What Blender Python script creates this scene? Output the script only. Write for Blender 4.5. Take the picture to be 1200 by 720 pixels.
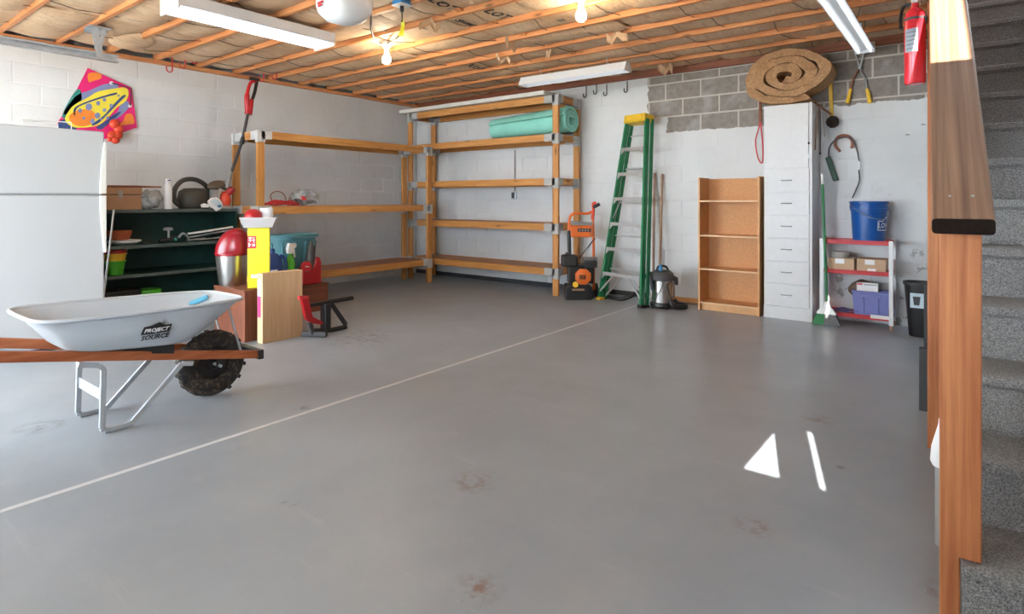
import bpy, bmesh, math, random
from mathutils import Vector, Matrix, noise as mnoise

for o in list(bpy.data.objects):
    bpy.data.objects.remove(o, do_unlink=True)
scene = bpy.context.scene
COL = scene.collection
R = math.radians
random.seed(7)

# ------------------------------------------------------------------ camera, sky, sun, exposure
FPX, CAMH, HOR, YAW = 685.0, 1.225, 234.0, R(37.7)
cam_d = bpy.data.cameras.new('camera')
cam = bpy.data.objects.new('camera', cam_d)
COL.objects.link(cam)
cam.location = (0, 0, CAMH)
cam.rotation_euler = (R(90), 0, YAW)
cam_d.sensor_fit = 'HORIZONTAL'
cam_d.sensor_width = 36.0
cam_d.lens = 36.0 * FPX / 1200.0
cam_d.shift_y = -(360.0 - HOR) / 1200.0
cam_d.clip_start = 0.05
cam_d.clip_end = 200
scene.camera = cam

world = bpy.data.worlds.new('world')
scene.world = world
world.use_nodes = True
bg = world.node_tree.nodes['Background']
bg.inputs[0].default_value = (0.76, 0.88, 1.0, 1)
bg.inputs[1].default_value = 11.5

SUN_E = R(25.0)
SAZ = Vector((0.26, -0.9656))            # horizontal direction towards the sun
sun_d = bpy.data.lights.new('sun', 'SUN')
sun_d.energy = 16.0
sun_d.angle = R(0.25)
sun_d.color = (1.0, 0.95, 0.86)
sun = bpy.data.objects.new('sun', sun_d)
COL.objects.link(sun)
sdir = Vector((SAZ.x * math.cos(SUN_E), SAZ.y * math.cos(SUN_E), math.sin(SUN_E)))
sun.rotation_euler = sdir.to_track_quat('Z', 'Y').to_euler()
sun.location = (2, -8, 6)

vs = scene.view_settings
vs.view_transform = 'Standard'
vs.look = 'None'
vs.gamma = 1.0
vs.use_curve_mapping = False
vs.exposure = 1.16
BULB_E, TUBE_E = 110.0, 2.6

# ------------------------------------------------------------------ room measures (metres)
XL, XR = -7.28, 1.08          # left wall, wall beyond the stairs
YF, YB = -0.60, 6.80          # wall with the garage door, back wall
ZJ = 2.80                     # underside of the ceiling joists

_c, _s = math.cos(YAW), math.sin(YAW)
def _ray(px, py):
    u = (px - 600) / FPX
    return Vector((-_s + u * _c, _c + u * _s, -(py - HOR) / FPX))
def PX(px, py, x):            # where a measured sight line meets the plane x = ...
    r = _ray(px, py); t = x / r.x
    return Vector((x, r.y * t, CAMH + r.z * t))
def PY(px, py, y):
    r = _ray(px, py); t = y / r.y
    return Vector((r.x * t, y, CAMH + r.z * t))
def PZ(px, py, z):
    r = _ray(px, py); t = (z - CAMH) / r.z
    return Vector((r.x * t, r.y * t, z))

# ------------------------------------------------------------------ materials
def lin(c):
    def f(v):
        v /= 255.0
        return v / 12.92 if v <= 0.04045 else ((v + 0.055) / 1.055) ** 2.4
    return (f(c[0]), f(c[1]), f(c[2]), 1)

class NT:
    def __init__(s, name):
        s.m = bpy.data.materials.new(name); s.m.use_nodes = True
        s.t = s.m.node_tree; s.n = s.t.nodes; s.b = s.n['Principled BSDF']
    def add(s, typ, **kw):
        n = s.n.new(typ)
        for k, v in kw.items():
            setattr(n, k, v)
        return n
    def link(s, a, b): s.t.links.new(a, b)
    def math(s, op, a, b=None, clamp=False):
        n = s.add('ShaderNodeMath', operation=op, use_clamp=clamp)
        for i, v in enumerate((a, b)):
            if v is None: continue
            if isinstance(v, (int, float)): n.inputs[i].default_value = v
            else: s.link(v, n.inputs[i])
        return n.outputs[0]
    def noise(s, vec, scale, detail=3, rough=.55):
        n = s.add('ShaderNodeTexNoise'); n.inputs['Scale'].default_value = scale
        n.inputs['Detail'].default_value = detail; n.inputs['Roughness'].default_value = rough
        if vec is not None: s.link(vec, n.inputs['Vector'])
        return n.outputs['Fac']
    def mix(s, fac, a, b):
        n = s.add('ShaderNodeMix', data_type='RGBA')
        if isinstance(fac, (int, float)): n.inputs[0].default_value = fac
        else: s.link(fac, n.inputs[0])
        for v, i in ((a, 6), (b, 7)):
            if isinstance(v, tuple): n.inputs[i].default_value = v
            else: s.link(v, n.inputs[i])
        return n.outputs[2]
    def ramp(s, fac, a, b):
        n = s.add('ShaderNodeMapRange'); n.inputs[1].default_value = a; n.inputs[2].default_value = b
        s.link(fac, n.inputs[0]); return n.outputs[0]
    def bump(s, h, strength, dist=.01):
        n = s.add('ShaderNodeBump'); n.inputs['Strength'].default_value = strength
        n.inputs['Distance'].default_value = dist; s.link(h, n.inputs['Height'])
        s.link(n.outputs[0], s.b.inputs['Normal'])
    def objvec(s, rnd=True):
        tc = s.add('ShaderNodeTexCoord')
        if not rnd: return tc.outputs['Object']
        oi = s.add('ShaderNodeObjectInfo')
        va = s.add('ShaderNodeVectorMath', operation='MULTIPLY_ADD')
        va.inputs[1].default_value = (1, 1, 1)
        cm = s.add('ShaderNodeCombineXYZ')
        k = s.math('MULTIPLY', oi.outputs['Random'], 37.0)
        for i in range(3): s.link(k, cm.inputs[i])
        s.link(tc.outputs['Object'], va.inputs[0]); s.link(cm.outputs[0], va.inputs[2])
        return va.outputs[0]

def mat(name, rgb, rough=.5, metal=0.0, var=0.08, vs_=6.0, bump=0.0, bs=80.0, trans=0.0, spec=None, emit=0.0, alpha=1.0):
    q = NT(name)
    c = lin(rgb)
    if var:
        f = q.ramp(q.noise(q.objvec(), vs_, 4), .3, .7)
        lo = tuple(v * (1 - var) for v in c[:3]) + (1,)
        hi = tuple(min(1, v * (1 + var)) for v in c[:3]) + (1,)
        q.link(q.mix(f, lo, hi), q.b.inputs['Base Color'])
    else:
        q.b.inputs['Base Color'].default_value = c
    q.b.inputs['Roughness'].default_value = rough
    q.b.inputs['Metallic'].default_value = metal
    if bump: q.bump(q.noise(q.objvec(), bs, 3), bump, .004)
    if trans: q.b.inputs['Transmission Weight'].default_value = trans
    if spec is not None: q.b.inputs['Specular IOR Level'].default_value = spec
    if alpha < 1: q.b.inputs['Alpha'].default_value = alpha
    if emit:
        q.b.inputs['Emission Color'].default_value = c
        q.b.inputs['Emission Strength'].default_value = emit
    return q.m

def wood(name, light, dark, axis='x', rough=.55, knots=True, scale=1.0, stretch=1.0, dirt=None):
    q = NT(name)
    mp = q.add('ShaderNodeMapping')
    k = {'x': (1.2, 22, 22), 'y': (22, 1.2, 22), 'z': (22, 22, 1.2)}[axis]
    mp.inputs['Scale'].default_value = tuple(v * scale if v > 2 else v * stretch for v in k)
    vec = q.objvec(); q.link(vec, mp.inputs['Vector'])
    g = q.ramp(q.noise(mp.outputs[0], 1.6, 5, .6), .33, .7)
    col = q.mix(g, lin(dark), lin(light))
    big = q.ramp(q.noise(vec, 1.7, 2), .35, .65)
    col = q.mix(q.math('MULTIPLY', big, .35), col, lin(dirt or dark))
    if knots:
        mk = q.add('ShaderNodeMapping')
        kk = {'x': (2.2, 7, 7), 'y': (7, 2.2, 7), 'z': (7, 7, 2.2)}[axis]
        mk.inputs['Scale'].default_value = kk; q.link(vec, mk.inputs['Vector'])
        vo = q.add('ShaderNodeTexVoronoi'); vo.inputs['Scale'].default_value = 1.0
        q.link(mk.outputs[0], vo.inputs['Vector'])
        kf = q.math('SUBTRACT', 1, q.ramp(vo.outputs['Distance'], .04, .15), True)
        col = q.mix(q.math('MULTIPLY', kf, .75), col, lin(tuple(v * .45 for v in dark)))
    q.link(col, q.b.inputs['Base Color'])
    q.b.inputs['Roughness'].default_value = rough
    q.bump(q.noise(mp.outputs[0], 3, 3), .15, .003)
    return q.m

def wall_paint(name, gray):
    q = NT(name)
    geo = q.add('ShaderNodeNewGeometry'); pos = geo.outputs['Position']
    n1 = q.ramp(q.noise(pos, 1.3, 4), .3, .7)
    white = q.mix(n1, lin((206, 207, 207)), lin((220, 221, 221)))
    n2 = q.ramp(q.noise(pos, 6.5, 5, .7), .62, .78)
    white = q.mix(q.math('MULTIPLY', n2, .35), white, lin((182, 183, 183)))
    col = white
    if gray:
        sx = q.add('ShaderNodeSeparateXYZ'); q.link(pos, sx.inputs[0])
        x, z = sx.outputs[0], sx.outputs[2]
        jit = q.math('MULTIPLY', q.math('SUBTRACT', q.noise(pos, 9, 4), .5), .09)
        zz = q.math('ADD', z, jit); xx = q.math('ADD', x, jit)
        zb = q.math('ADD', q.math('MULTIPLY', q.math('GREATER_THAN', x, -1.45), .145), 2.042)
        top = q.math('GREATER_THAN', zz, zb)
        x0 = q.math('SUBTRACT', -2.86, q.math('MULTIPLY', q.math('GREATER_THAN', z, 2.235), .25))
        side = q.math('GREATER_THAN', xx, x0)
        f = q.math('MULTIPLY', top, side)
        f = q.math('MULTIPLY', f, q.math('LESS_THAN', x, 0.6))
        # a whitish rubbed smear on the lowest grey course
        gr = q.mix(q.ramp(q.noise(pos, 14, 5, .7), .3, .75), lin((120, 112, 105)), lin((150, 142, 134)))
        sm = q.math('MULTIPLY', q.ramp(q.noise(pos, 4.0, 4), .55, .7), .35)
        gr = q.mix(sm, gr, lin((188, 186, 182)))
        gr = q.mix(.999 if gray == 2 else 0.0, gr, lin((196, 188, 178)))
        # smudges low on the wall beside the red cart
        low = q.math('MULTIPLY', q.math('SUBTRACT', 1, q.ramp(z, .5, 1.45), True), q.math('GREATER_THAN', x, -1.15))
        sp = q.math('MULTIPLY', q.math('GREATER_THAN', q.noise(pos, 4.5, 5, .75), .60), q.math('MULTIPLY', low, .75))
        white = q.mix(sp, white, lin((140, 136, 131)))
        col = q.mix(f, white, gr)
    q.link(col, q.b.inputs['Base Color'])
    q.b.inputs['Roughness'].default_value = .62
    q.bump(q.noise(pos, 55, 4), .35, .004)
    return q.m

def floor_mat():
    q = NT('painted_concrete')
    geo = q.add('ShaderNodeNewGeometry'); pos = geo.outputs['Position']
    a = q.ramp(q.noise(pos, .9, 5, .6), .32, .7)
    col = q.mix(a, lin((150, 158, 168)), lin((167, 175, 184)))
    b = q.ramp(q.noise(pos, 5, 6, .7), .5, .8)
    col = q.mix(q.math('MULTIPLY', b, .35), col, lin((178, 180, 182)))
    d = q.ramp(q.noise(pos, 2.3, 6, .75), .58, .78)
    col = q.mix(q.math('MULTIPLY', d, .10), col, lin((120, 118, 116)))
    mp = q.add('ShaderNodeMapping'); mp.inputs['Rotation'].default_value = (0, 0, R(35)); mp.inputs['Scale'].default_value = (1.0, 9.0, 1)
    q.link(pos, mp.inputs['Vector'])
    sc_ = q.ramp(q.noise(mp.outputs[0], 1.6, 5, .7), .60, .78)
    col = q.mix(q.math('MULTIPLY', sc_, .30), col, lin((196, 198, 200)))
    nz = q.noise(pos, 16, 4, .7)
    spots = [(PZ(960, 491, 0), .10, .5), (PZ(882, 617, 0), .09, .5), (PZ(555, 564, 0), .13, .45), (PZ(48, 500, 0), .14, .0),
             (PZ(425, 396, 0), .42, .6), (PZ(1110, 700, 0), .1, .5), (PZ(560, 690, 0), .10, .4), (PZ(355, 478, 0), .06, .3),
             (PZ(340, 590, 0), .05, .0), (PZ(985, 548, 0), .03, .0)]
    for p, rad, br in spots:
        dm = q.add('ShaderNodeVectorMath', operation='DISTANCE')
        q.link(pos, dm.inputs[0]); dm.inputs[1].default_value = p
        f = q.math('SUBTRACT', 1, q.ramp(dm.outputs['Value'], rad * .1, rad), True)
        f = q.math('MULTIPLY', f, q.ramp(nz, .45, .62))
        tone = (128, 96, 74) if br > .35 else (92, 88, 84)
        col = q.mix(q.math('MULTIPLY', f, .8), col, lin(tone))
    q.link(col, q.b.inputs['Base Color'])
    rr = q.add('ShaderNodeMapRange'); rr.inputs[1].default_value = .3; rr.inputs[2].default_value = .75
    rr.inputs[3].default_value = .30; rr.inputs[4].default_value = .42
    q.link(q.noise(pos, 2.0, 5, .7), rr.inputs[0]); q.link(rr.outputs[0], q.b.inputs['Roughness'])
    q.bump(q.noise(pos, 30, 4, .6), .06, .003)
    return q.m

def kraft_mat():
    q = NT('kraft_paper')
    vec = q.objvec()
    a = q.ramp(q.noise(vec, 3, 4), .3, .7)
    col = q.mix(a, lin((224, 182, 140)), lin((242, 210, 174)))
    mp = q.add('ShaderNodeMapping'); mp.inputs['Scale'].default_value = (9, 2, 2); q.link(vec, mp.inputs['Vector'])
    w = q.ramp(q.noise(mp.outputs[0], 3.2, 6, .75), .52, .70)
    col = q.mix(q.math('MULTIPLY', w, .55), col, lin((150, 106, 70)))
    q.link(col, q.b.inputs['Base Color']); q.b.inputs['Roughness'].default_value = .6
    q.bump(q.noise(mp.outputs[0], 3.2, 6, .75), 1.0, .035)
    return q.m

def carpet_mat():
    q = NT('stair_carpet')
    vec = q.objvec()
    n = q.ramp(q.noise(vec, 190, 2, .8), .35, .68)
    col = q.mix(n, lin((116, 115, 116)), lin((182, 179, 176)))
    q.link(col, q.b.inputs['Base Color']); q.b.inputs['Roughness'].default_value = 1.0
    q.b.inputs['Specular IOR Level'].default_value = .05
    q.bump(q.noise(vec, 160, 2, .8), 1.0, .012)
    return q.m

def jute_mat():
    q = NT('jute_roll')
    vec = q.objvec()
    n = q.ramp(q.noise(vec, 45, 5, .75), .3, .7)
    col = q.mix(n, lin((176, 130, 88)), lin((226, 182, 136)))
    q.link(col, q.b.inputs['Base Color']); q.b.inputs['Roughness'].default_value = .95
    q.bump(q.noise(vec, 60, 5, .8), 1.0, .02)
    return q.m

def mud_tyre():
    q = NT('muddy_rubber')
    vec = q.objvec(False)
    n = q.ramp(q.noise(vec, 26, 5, .75), .50, .74)
    q.link(q.mix(n, lin((38, 36, 36)), lin((132, 112, 92))), q.b.inputs['Base Color'])
    q.b.inputs['Roughness'].default_value = .85
    q.bump(q.noise(vec, 40, 4), .6, .01)
    return q.m

def brushed(name, rgb=(205, 203, 200), rough=.28):
    q = NT(name)
    vec = q.objvec()
    mp = q.add('ShaderNodeMapping'); mp.inputs['Scale'].default_value = (30, 30, 1.0); q.link(vec, mp.inputs['Vector'])
    n = q.noise(mp.outputs[0], 4, 3)
    q.link(q.mix(q.ramp(n, .3, .7), lin(tuple(v * .9 for v in rgb)), lin(rgb)), q.b.inputs['Base Color'])
    q.b.inputs['Metallic'].default_value = 1.0; q.b.inputs['Roughness'].default_value = rough
    return q.m

M = {}
M['wall'] = wall_paint('white_block_paint', 0)
M['wallb'] = wall_paint('block_paint_part_bare', 1)
M['mortb'] = wall_paint('mortar_part_bare', 2)
M['floor'] = floor_mat()
M['kraft'] = kraft_mat()
M['carpet'] = carpet_mat()
M['jute'] = jute_mat()
M['tyre'] = mud_tyre()
M['steel'] = brushed('brushed_steel')
for ax in 'xyz':
    M['joist' + ax] = wood('joist_timber_' + ax, (226, 162, 106), (194, 120, 70), ax)
    M['shelf' + ax] = wood('shelf_timber_' + ax, (216, 160, 92), (182, 120, 58), ax)
    M['brown' + ax] = wood('brown_wood_' + ax, (146, 86, 60), (108, 58, 38), ax, knots=False)
    M['handle' + ax] = wood('orange_handle_wood_' + ax, (190, 112, 68), (150, 76, 40), ax, knots=False)
M['post'] = wood('stair_post_fir', (206, 136, 86), (166, 94, 54), 'z', scale=1.5)
M['rail'] = wood('weathered_rail', (172, 134, 106), (112, 80, 60), 'y', scale=1.5, stretch=.35, knots=False)
M['endgrain'] = mat('charred_end_grain', (34, 26, 22), .9, var=.2, vs_=60, spec=.1)
M['paleslab'] = wood('pale_pine', (226, 190, 150), (206, 166, 122), 'z', knots=False, scale=.8)
M['deck'] = wood('hardboard_deck', (164, 110, 78), (134, 84, 56), 'y', knots=False)
M['deckx'] = wood('plywood_deck', (196, 146, 100), (160, 108, 66), 'x', knots=False)
M['case'] = mat('beech_laminate', (214, 160, 104), .45, var=.08, vs_=12)
M['caseb'] = mat('chipboard_back', (206, 148, 94), .6, var=.16, vs_=70)
M['caseedge'] = mat('pale_laminate_edge', (226, 184, 134), .45, var=.04)
M['dkbrown'] = wood('dark_ledger', (150, 86, 54), (110, 58, 36), 'x', knots=False)
M['white'] = mat('white_enamel', (234, 235, 236), .32, var=.02)
M['fridge'] = mat('fridge_white', (188, 191, 193), .38, var=.015, vs_=2, bump=.05, bs=300)
M['fridgeedge'] = mat('fridge_handle_cream', (228, 229, 222), .4, var=.01)
M['gasket'] = mat('grey_gasket', (150, 150, 150), .6, var=.05)
M['melamine'] = mat('white_melamine', (218, 218, 218), .4, var=.025, vs_=20)
M['whitewood'] = mat('offwhite_plank', (216, 213, 206), .6, var=.07)
M['galv'] = mat('galvanised_steel', (190, 195, 200), .42, metal=.45, var=.12, vs_=18)
M['alu'] = mat('aluminium', (214, 215, 217), .34, metal=.7, var=.05)
M['wire'] = mat('dark_wire', (84, 66, 52), .5, var=.1)
M['black'] = mat('black_plastic', (34, 33, 34), .42, var=.15)
M['blackmetal'] = mat('black_steel', (40, 38, 38), .4, metal=.3, var=.2)
M['dkgrey'] = mat('dark_grey', (66, 66, 68), .55, var=.12)
M['grey'] = mat('mid_grey', (150, 150, 150), .5, var=.08)
M['bracket'] = mat('grey_bracket_plastic', (172, 172, 170), .5, var=.06)
M['bracketlt'] = mat('pale_bracket_plastic', (198, 198, 196), .5, var=.05)
M['red'] = mat('red_plastic', (176, 24, 32), .3, var=.08)
M['lidred'] = mat('dark_red_plastic', (142, 18, 32), .22, var=.05)
M['redpaint'] = mat('red_paint', (206, 52, 58), .42, var=.12, vs_=14)
M['redhook'] = mat('red_hook', (200, 44, 48), .4)
M['extred'] = mat('extinguisher_red', (214, 40, 52), .25, var=.03)
M['orange'] = mat('orange_plastic', (226, 110, 42), .38, var=.06)
M['orangered'] = mat('orange_red_plastic', (214, 70, 40), .4, var=.08)
M['yellow'] = mat('yellow_paint', (232, 186, 52), .45, var=.1)
M['yellowbox'] = mat('yellow_card', (240, 222, 32), .45, var=.03)
M['ladgreen'] = mat('ladder_green', (20, 122, 74), .4, var=.08)
M['ladyellow'] = mat('ladder_yellow', (226, 184, 48), .45, var=.12, vs_=20)
M['broomgreen'] = mat('broom_green', (30, 116, 62), .45)
M['brightgreen'] = mat('bright_green', (84, 190, 48), .35)
M['dkgreen'] = mat('dark_green_steel', (36, 76, 68), .5, var=.15, vs_=9)
M['dkgreenedge'] = mat('worn_green_edge', (82, 92, 88), .5, var=.2, vs_=14)
M['bottlegreen'] = mat('handle_green', (38, 74, 54), .5)
M['teal'] = mat('teal_plastic', (86, 140, 152), .42, var=.07)
M['mint'] = mat('mint_foam', (142, 212, 196), .8, var=.05)
M['blue'] = mat('bucket_blue', (16, 82, 158), .35, var=.05)
M['cyan'] = mat('pale_cyan', (112, 194, 226), .6, var=.08)
M['spoutgrey'] = mat('brown_grey_plastic', (72, 68, 64), .4, var=.1)
M['navy'] = mat('navy_plastic', (44, 70, 132), .4)
M['bluelid'] = mat('bright_blue_plastic', (56, 136, 196), .4)
M['lilac'] = mat('lilac_plastic', (118, 124, 184), .45, var=.05)
M['purple'] = mat('purple_cloth', (104, 92, 150), .8)
M['card'] = mat('cardboard', (186, 144, 110), .8, var=.07)
M['cardpale'] = mat('pale_cardboard', (200, 168, 138), .8, var=.05)
M['terracotta'] = mat('terracotta', (176, 92, 58), .8, var=.08)
M['olive'] = mat('olive_black_plastic', (62, 60, 52), .5, var=.1)
M['browncover'] = mat('brown_hood', (96, 78, 62), .5, var=.1)
M['paper'] = mat('white_paper', (240, 240, 240), .6, var=.02)
M['bag'] = mat('clear_plastic_film', (226, 230, 230), .18, var=.1, trans=.55, vs_=20)
M['tubclear'] = mat('clear_tub', (236, 232, 230), .2, var=.02, trans=.45)
M['pink'] = mat('pink_label', (226, 60, 128), .5)
M['magenta'] = mat('kite_magenta', (226, 30, 116), .55)
M['kyellow'] = mat('kite_yellow', (240, 222, 70), .55, var=.06, vs_=10)
M['korange'] = mat('kite_orange', (240, 138, 52), .55, var=.1, vs_=10)
M['kblue'] = mat('kite_blue', (128, 140, 184), .55, var=.08, vs_=10)
M['knavy'] = mat('kite_navy', (52, 76, 128), .55)
M['kteal'] = mat('kite_teal', (52, 140, 128), .55)
M['bulb'] = mat('lit_bulb', (255, 236, 206), .3, var=0, emit=BULB_E)
M['tube'] = mat('lit_tube', (240, 248, 255), .3, var=0, emit=TUBE_E)
M['tubedim'] = mat('dim_tube', (240, 248, 255), .3, var=0, emit=.55)
M['diffuser'] = mat('lit_diffuser', (240, 248, 255), .35, var=0, emit=TUBE_E * .55)
M['porcelain'] = mat('porcelain', (238, 234, 226), .3, var=.02)
M['concrete'] = mat('driveway_concrete', (188, 184, 176), .9, var=.1)
M['plaster'] = mat('white_plaster', (226, 224, 220), .8, var=.03)
M['barrow'] = mat('barrow_tray_grey', (192, 198, 204), .42, var=.03, vs_=4)
M['barrowin'] = M['barrow']
M['leggrey'] = mat('barrow_leg_grey', (172, 177, 182), .4, metal=.2, var=.05)
M['ink'] = mat('black_print', (24, 24, 26), .6, var=0)
M['inkfaint'] = mat('grey_print', (84, 72, 60), .7, var=0)
M['whiteprint'] = mat('white_print', (244, 244, 244), .6, var=0)
M['joint'] = mat('floor_joint_filler', (214, 216, 218), .7, var=.06, vs_=20)
M['yellowtag'] = mat('yellow_tag', (224, 210, 40), .5)
M['bristle'] = mat('dark_bristle', (48, 38, 32), .9, var=.2, vs_=60, bump=.6, bs=120)
M['bristlegrey'] = mat('grey_bristle', (112, 112, 112), .9, var=.25, vs_=90, bump=.6, bs=140)
M['rust'] = mat('rusty_iron', (142, 88, 66), .7, var=.2, vs_=30)
M['tan'] = mat('bamboo_tan', (170, 136, 110), .7, var=.15, vs_=12)
M['tape'] = mat('grey_tape', (168, 164, 158), .5)
M['label'] = mat('blue_white_label', (206, 222, 232), .5, var=.06)

# ------------------------------------------------------------------ mesh building
class MB:
    def __init__(s, o=None):
        s.v = []; s.f = []
        s.o = Vector(o.location) if o is not None else Vector((0, 0, 0))
    def add(s, vs_, fs):
        b = len(s.v)
        s.v += [Vector(p) - s.o for p in vs_]
        s.f += [tuple(b + i for i in f) for f in fs]
        return s
    def box(s, x0, x1, y0, y1, z0, z1):
        return s.add([(x0,y0,z0),(x1,y0,z0),(x1,y1,z0),(x0,y1,z0),(x0,y0,z1),(x1,y0,z1),(x1,y1,z1),(x0,y1,z1)],
                     [(0,3,2,1),(4,5,6,7),(0,1,5,4),(1,2,6,5),(2,3,7,6),(3,0,4,7)])
    def cbox(s, c, d): 
        return s.box(c[0]-d[0]/2, c[0]+d[0]/2, c[1]-d[1]/2, c[1]+d[1]/2, c[2]-d[2]/2, c[2]+d[2]/2)
    def obox(s, c, d, m):
        c = Vector(c); pts = []
        for z in (-.5, .5):
            for (x, y) in ((-.5,-.5),(.5,-.5),(.5,.5),(-.5,.5)):
                pts.append(c + m @ Vector((x*d[0], y*d[1], z*d[2])))
        return s.add(pts, [(0,3,2,1),(4,5,6,7),(0,1,5,4),(1,2,6,5),(2,3,7,6),(3,0,4,7)])
    def beam(s, p0, p1, w, h, up=(0,0,1)):
        p0, p1 = Vector(p0), Vector(p1); d = p1 - p0; L = d.length; d.normalize()
        up = Vector(up); side = d.cross(up)
        if side.length < 1e-4: side = d.cross(Vector((1,0,0)))
        side.normalize(); u = side.cross(d).normalized()
        m = Matrix((d, side, u)).transposed()
        return s.obox((p0+p1)/2, (L, w, h), m)
    def tube(s, pts, r, n=8, closed=False, flat=1.0):
        pts = [Vector(p) for p in pts]; N = len(pts)
        rs = r if isinstance(r, (list, tuple)) else [r]*N
        vs_ = []; fs = []; prev = None
        for i, p in enumerate(pts):
            a = pts[(i-1) % N] if (i > 0 or closed) else p
            b = pts[(i+1) % N] if (i < N-1 or closed) else p
            t = (b - a).normalized()
            if prev is None:
                ref = Vector((0,0,1)) if abs(t.z) < .9 else Vector((1,0,0))
                nrm = (ref - t*ref.dot(t)).normalized()
            else:
                nrm = (prev - t*prev.dot(t))
                nrm = nrm.normalized() if nrm.length > 1e-5 else prev
            prev = nrm; bn = t.cross(nrm)
            for k in range(n):
                ang = 2*math.pi*k/n
                vs_.append(p + (nrm*math.cos(ang) + bn*math.sin(ang)*flat)*rs[i])
        M_ = N if closed else N-1
        for i in range(M_):
            j = (i+1) % N
            for k in range(n):
                k2 = (k+1) % n
                fs.append((i*n+k, i*n+k2, j*n+k2, j*n+k))
        if not closed:
            fs.append(tuple(range(n-1, -1, -1))); fs.append(tuple((N-1)*n+k for k in range(n)))
        return s.add(vs_, fs)
    def lathe(s, prof, c=(0,0,0), n=24, sx=1.0, sy=1.0, axis=None, power=None):
        c = Vector(c); vs_ = []; fs = []; rings = []
        m = Vector(axis).to_track_quat('Z', 'Y').to_matrix() if axis is not None else Matrix.Identity(3)
        for (r, z) in prof:
            if r <= 1e-6:
                rings.append([len(vs_)]); vs_.append(c + m @ Vector((0,0,z)))
            else:
                ring = []
                for k in range(n):
                    a = 2*math.pi*(k+.5)/n; ca, sa = math.cos(a), math.sin(a)
                    if power:
                        ca = math.copysign(abs(ca)**power, ca); sa = math.copysign(abs(sa)**power, sa)
                    ring.append(len(vs_)); vs_.append(c + m @ Vector((ca*r*sx, sa*r*sy, z)))
                rings.append(ring)
        for a, b in zip(rings[:-1], rings[1:]):
            for k in range(n):
                k2 = (k+1) % n
                if len(a) == 1 and len(b) == 1: continue
                if len(a) == 1: fs.append((a[0], b[k2], b[k]))
                elif len(b) == 1: fs.append((a[k], a[k2], b[0]))
                else: fs.append((a[k], a[k2], b[k2], b[k]))
        return s.add(vs_, fs)
    def cyl(s, p0, p1, r0, r1=None, n=16):
        p0, p1 = Vector(p0), Vector(p1); L = (p1-p0).length
        r1 = r0 if r1 is None else r1
        return s.lathe([(0,0),(r0,0),(r1,L),(0,L)], p0, n, axis=(p1-p0))
    def ball(s, c, rx, ry=None, rz=None, n=16, m=8):
        ry = rx if ry is None else ry; rz = rx if rz is None else rz
        prof = [(math.sin(math.pi*i/m), -math.cos(math.pi*i/m)) for i in range(m+1)]
        prof[0] = (0,-1); prof[-1] = (0,1)
        return s.lathe([(r, z*rz) for r, z in prof], c, n, rx, ry)
    def prism(s, poly, axis, a, b):
        def pt(p, t):
            return {'x': (t, p[0], p[1]), 'y': (p[0], t, p[1]), 'z': (p[0], p[1], t)}[axis]
        N = len(poly)
        vs_ = [pt(p, a) for p in poly] + [pt(p, b) for p in poly]
        fs = [tuple(range(N-1,-1,-1)), tuple(range(N, 2*N))]
        fs += [(i, (i+1) % N, N+(i+1) % N, N+i) for i in range(N)]
        return s.add(vs_, fs)
    def sheet(s, fn, nu, nv, th):
        top = [[fn(i/nu, j/nv) for j in range(nv+1)] for i in range(nu+1)]
        vs_ = []; fs = []
        for lay in (0, 1):
            for i in range(nu+1):
                for j in range(nv+1):
                    p = Vector(top[i][j])
                    if lay: p = p + Vector(th)
                    vs_.append(p)
        W = nv+1; O = (nu+1)*W
        for i in range(nu):
            for j in range(nv):
                a = i*W+j
                fs.append((a, a+1, a+W+1, a+W)); fs.append((O+a, O+a+W, O+a+W+1, O+a+1))
        for i in range(nu):
            a = i*W; fs.append((a, a+W, O+a+W, O+a)); a = i*W+nv; fs.append((a, O+a, O+a+W, a+W))
        for j in range(nv):
            a = j; fs.append((a, O+a, O+a+1, a+1)); a = nu*W+j; fs.append((a, a+1, O+a+1, O+a))
        return s.add(vs_, fs)
    def build(s, name, m, parent=None, bev=0.0, seg=2, smooth=None, loc=None):
        me = bpy.data.meshes.new(name)
        bm = bmesh.new()
        vv = [bm.verts.new(p) for p in s.v]
        for f in s.f:
            try: bm.faces.new([vv[i] for i in f])
            except ValueError: pass
        bmesh.ops.recalc_face_normals(bm, faces=bm.faces)
        bm.to_mesh(me); bm.free()
        if smooth is not None:
            for p in me.polygons: p.use_smooth = True
            me.set_sharp_from_angle(angle=R(smooth))
        me.materials.append(M[m] if isinstance(m, str) else m)
        o = bpy.data.objects.new(name, me); COL.objects.link(o)
        if bev:
            b = o.modifiers.new('bevel', 'BEVEL'); b.width = bev; b.segments = seg; b.limit_method = 'ANGLE'; b.angle_limit = R(40)
        if parent is not None: o.parent = parent
        if loc is not None: o.location = loc
        return o

def tag(o, label=None, cat=None, group=None, kind=None):
    if label: o['label'] = label
    if cat: o['category'] = cat
    if group: o['group'] = group
    if kind: o['kind'] = kind
    return o
def thing(name, label, cat, loc=(0,0,0), rot=None, group=None, kind=None):
    o = bpy.data.objects.new(name, None); COL.objects.link(o)
    o.location = loc; o.empty_display_size = .1
    if rot: o.rotation_euler = rot
    return tag(o, label, cat, group, kind)
def dup(o, parent=None, loc=None):
    c = o.copy(); COL.objects.link(c); c.parent = parent
    if loc is not None: c.location = loc
    return c
def arc(c, r, a0, a1, n, ax=0, ry=None):
    """points on an arc in the plane normal to axis ax"""
    ry = r if ry is None else ry; out = []
    for i in range(n+1):
        a = R(a0 + (a1-a0)*i/n); p, q = r*math.cos(a), ry*math.sin(a)
        out.append(Vector(c) + (Vector((0,p,q)) if ax == 0 else Vector((p,0,q)) if ax == 1 else Vector((p,q,0))))
    return out
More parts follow.
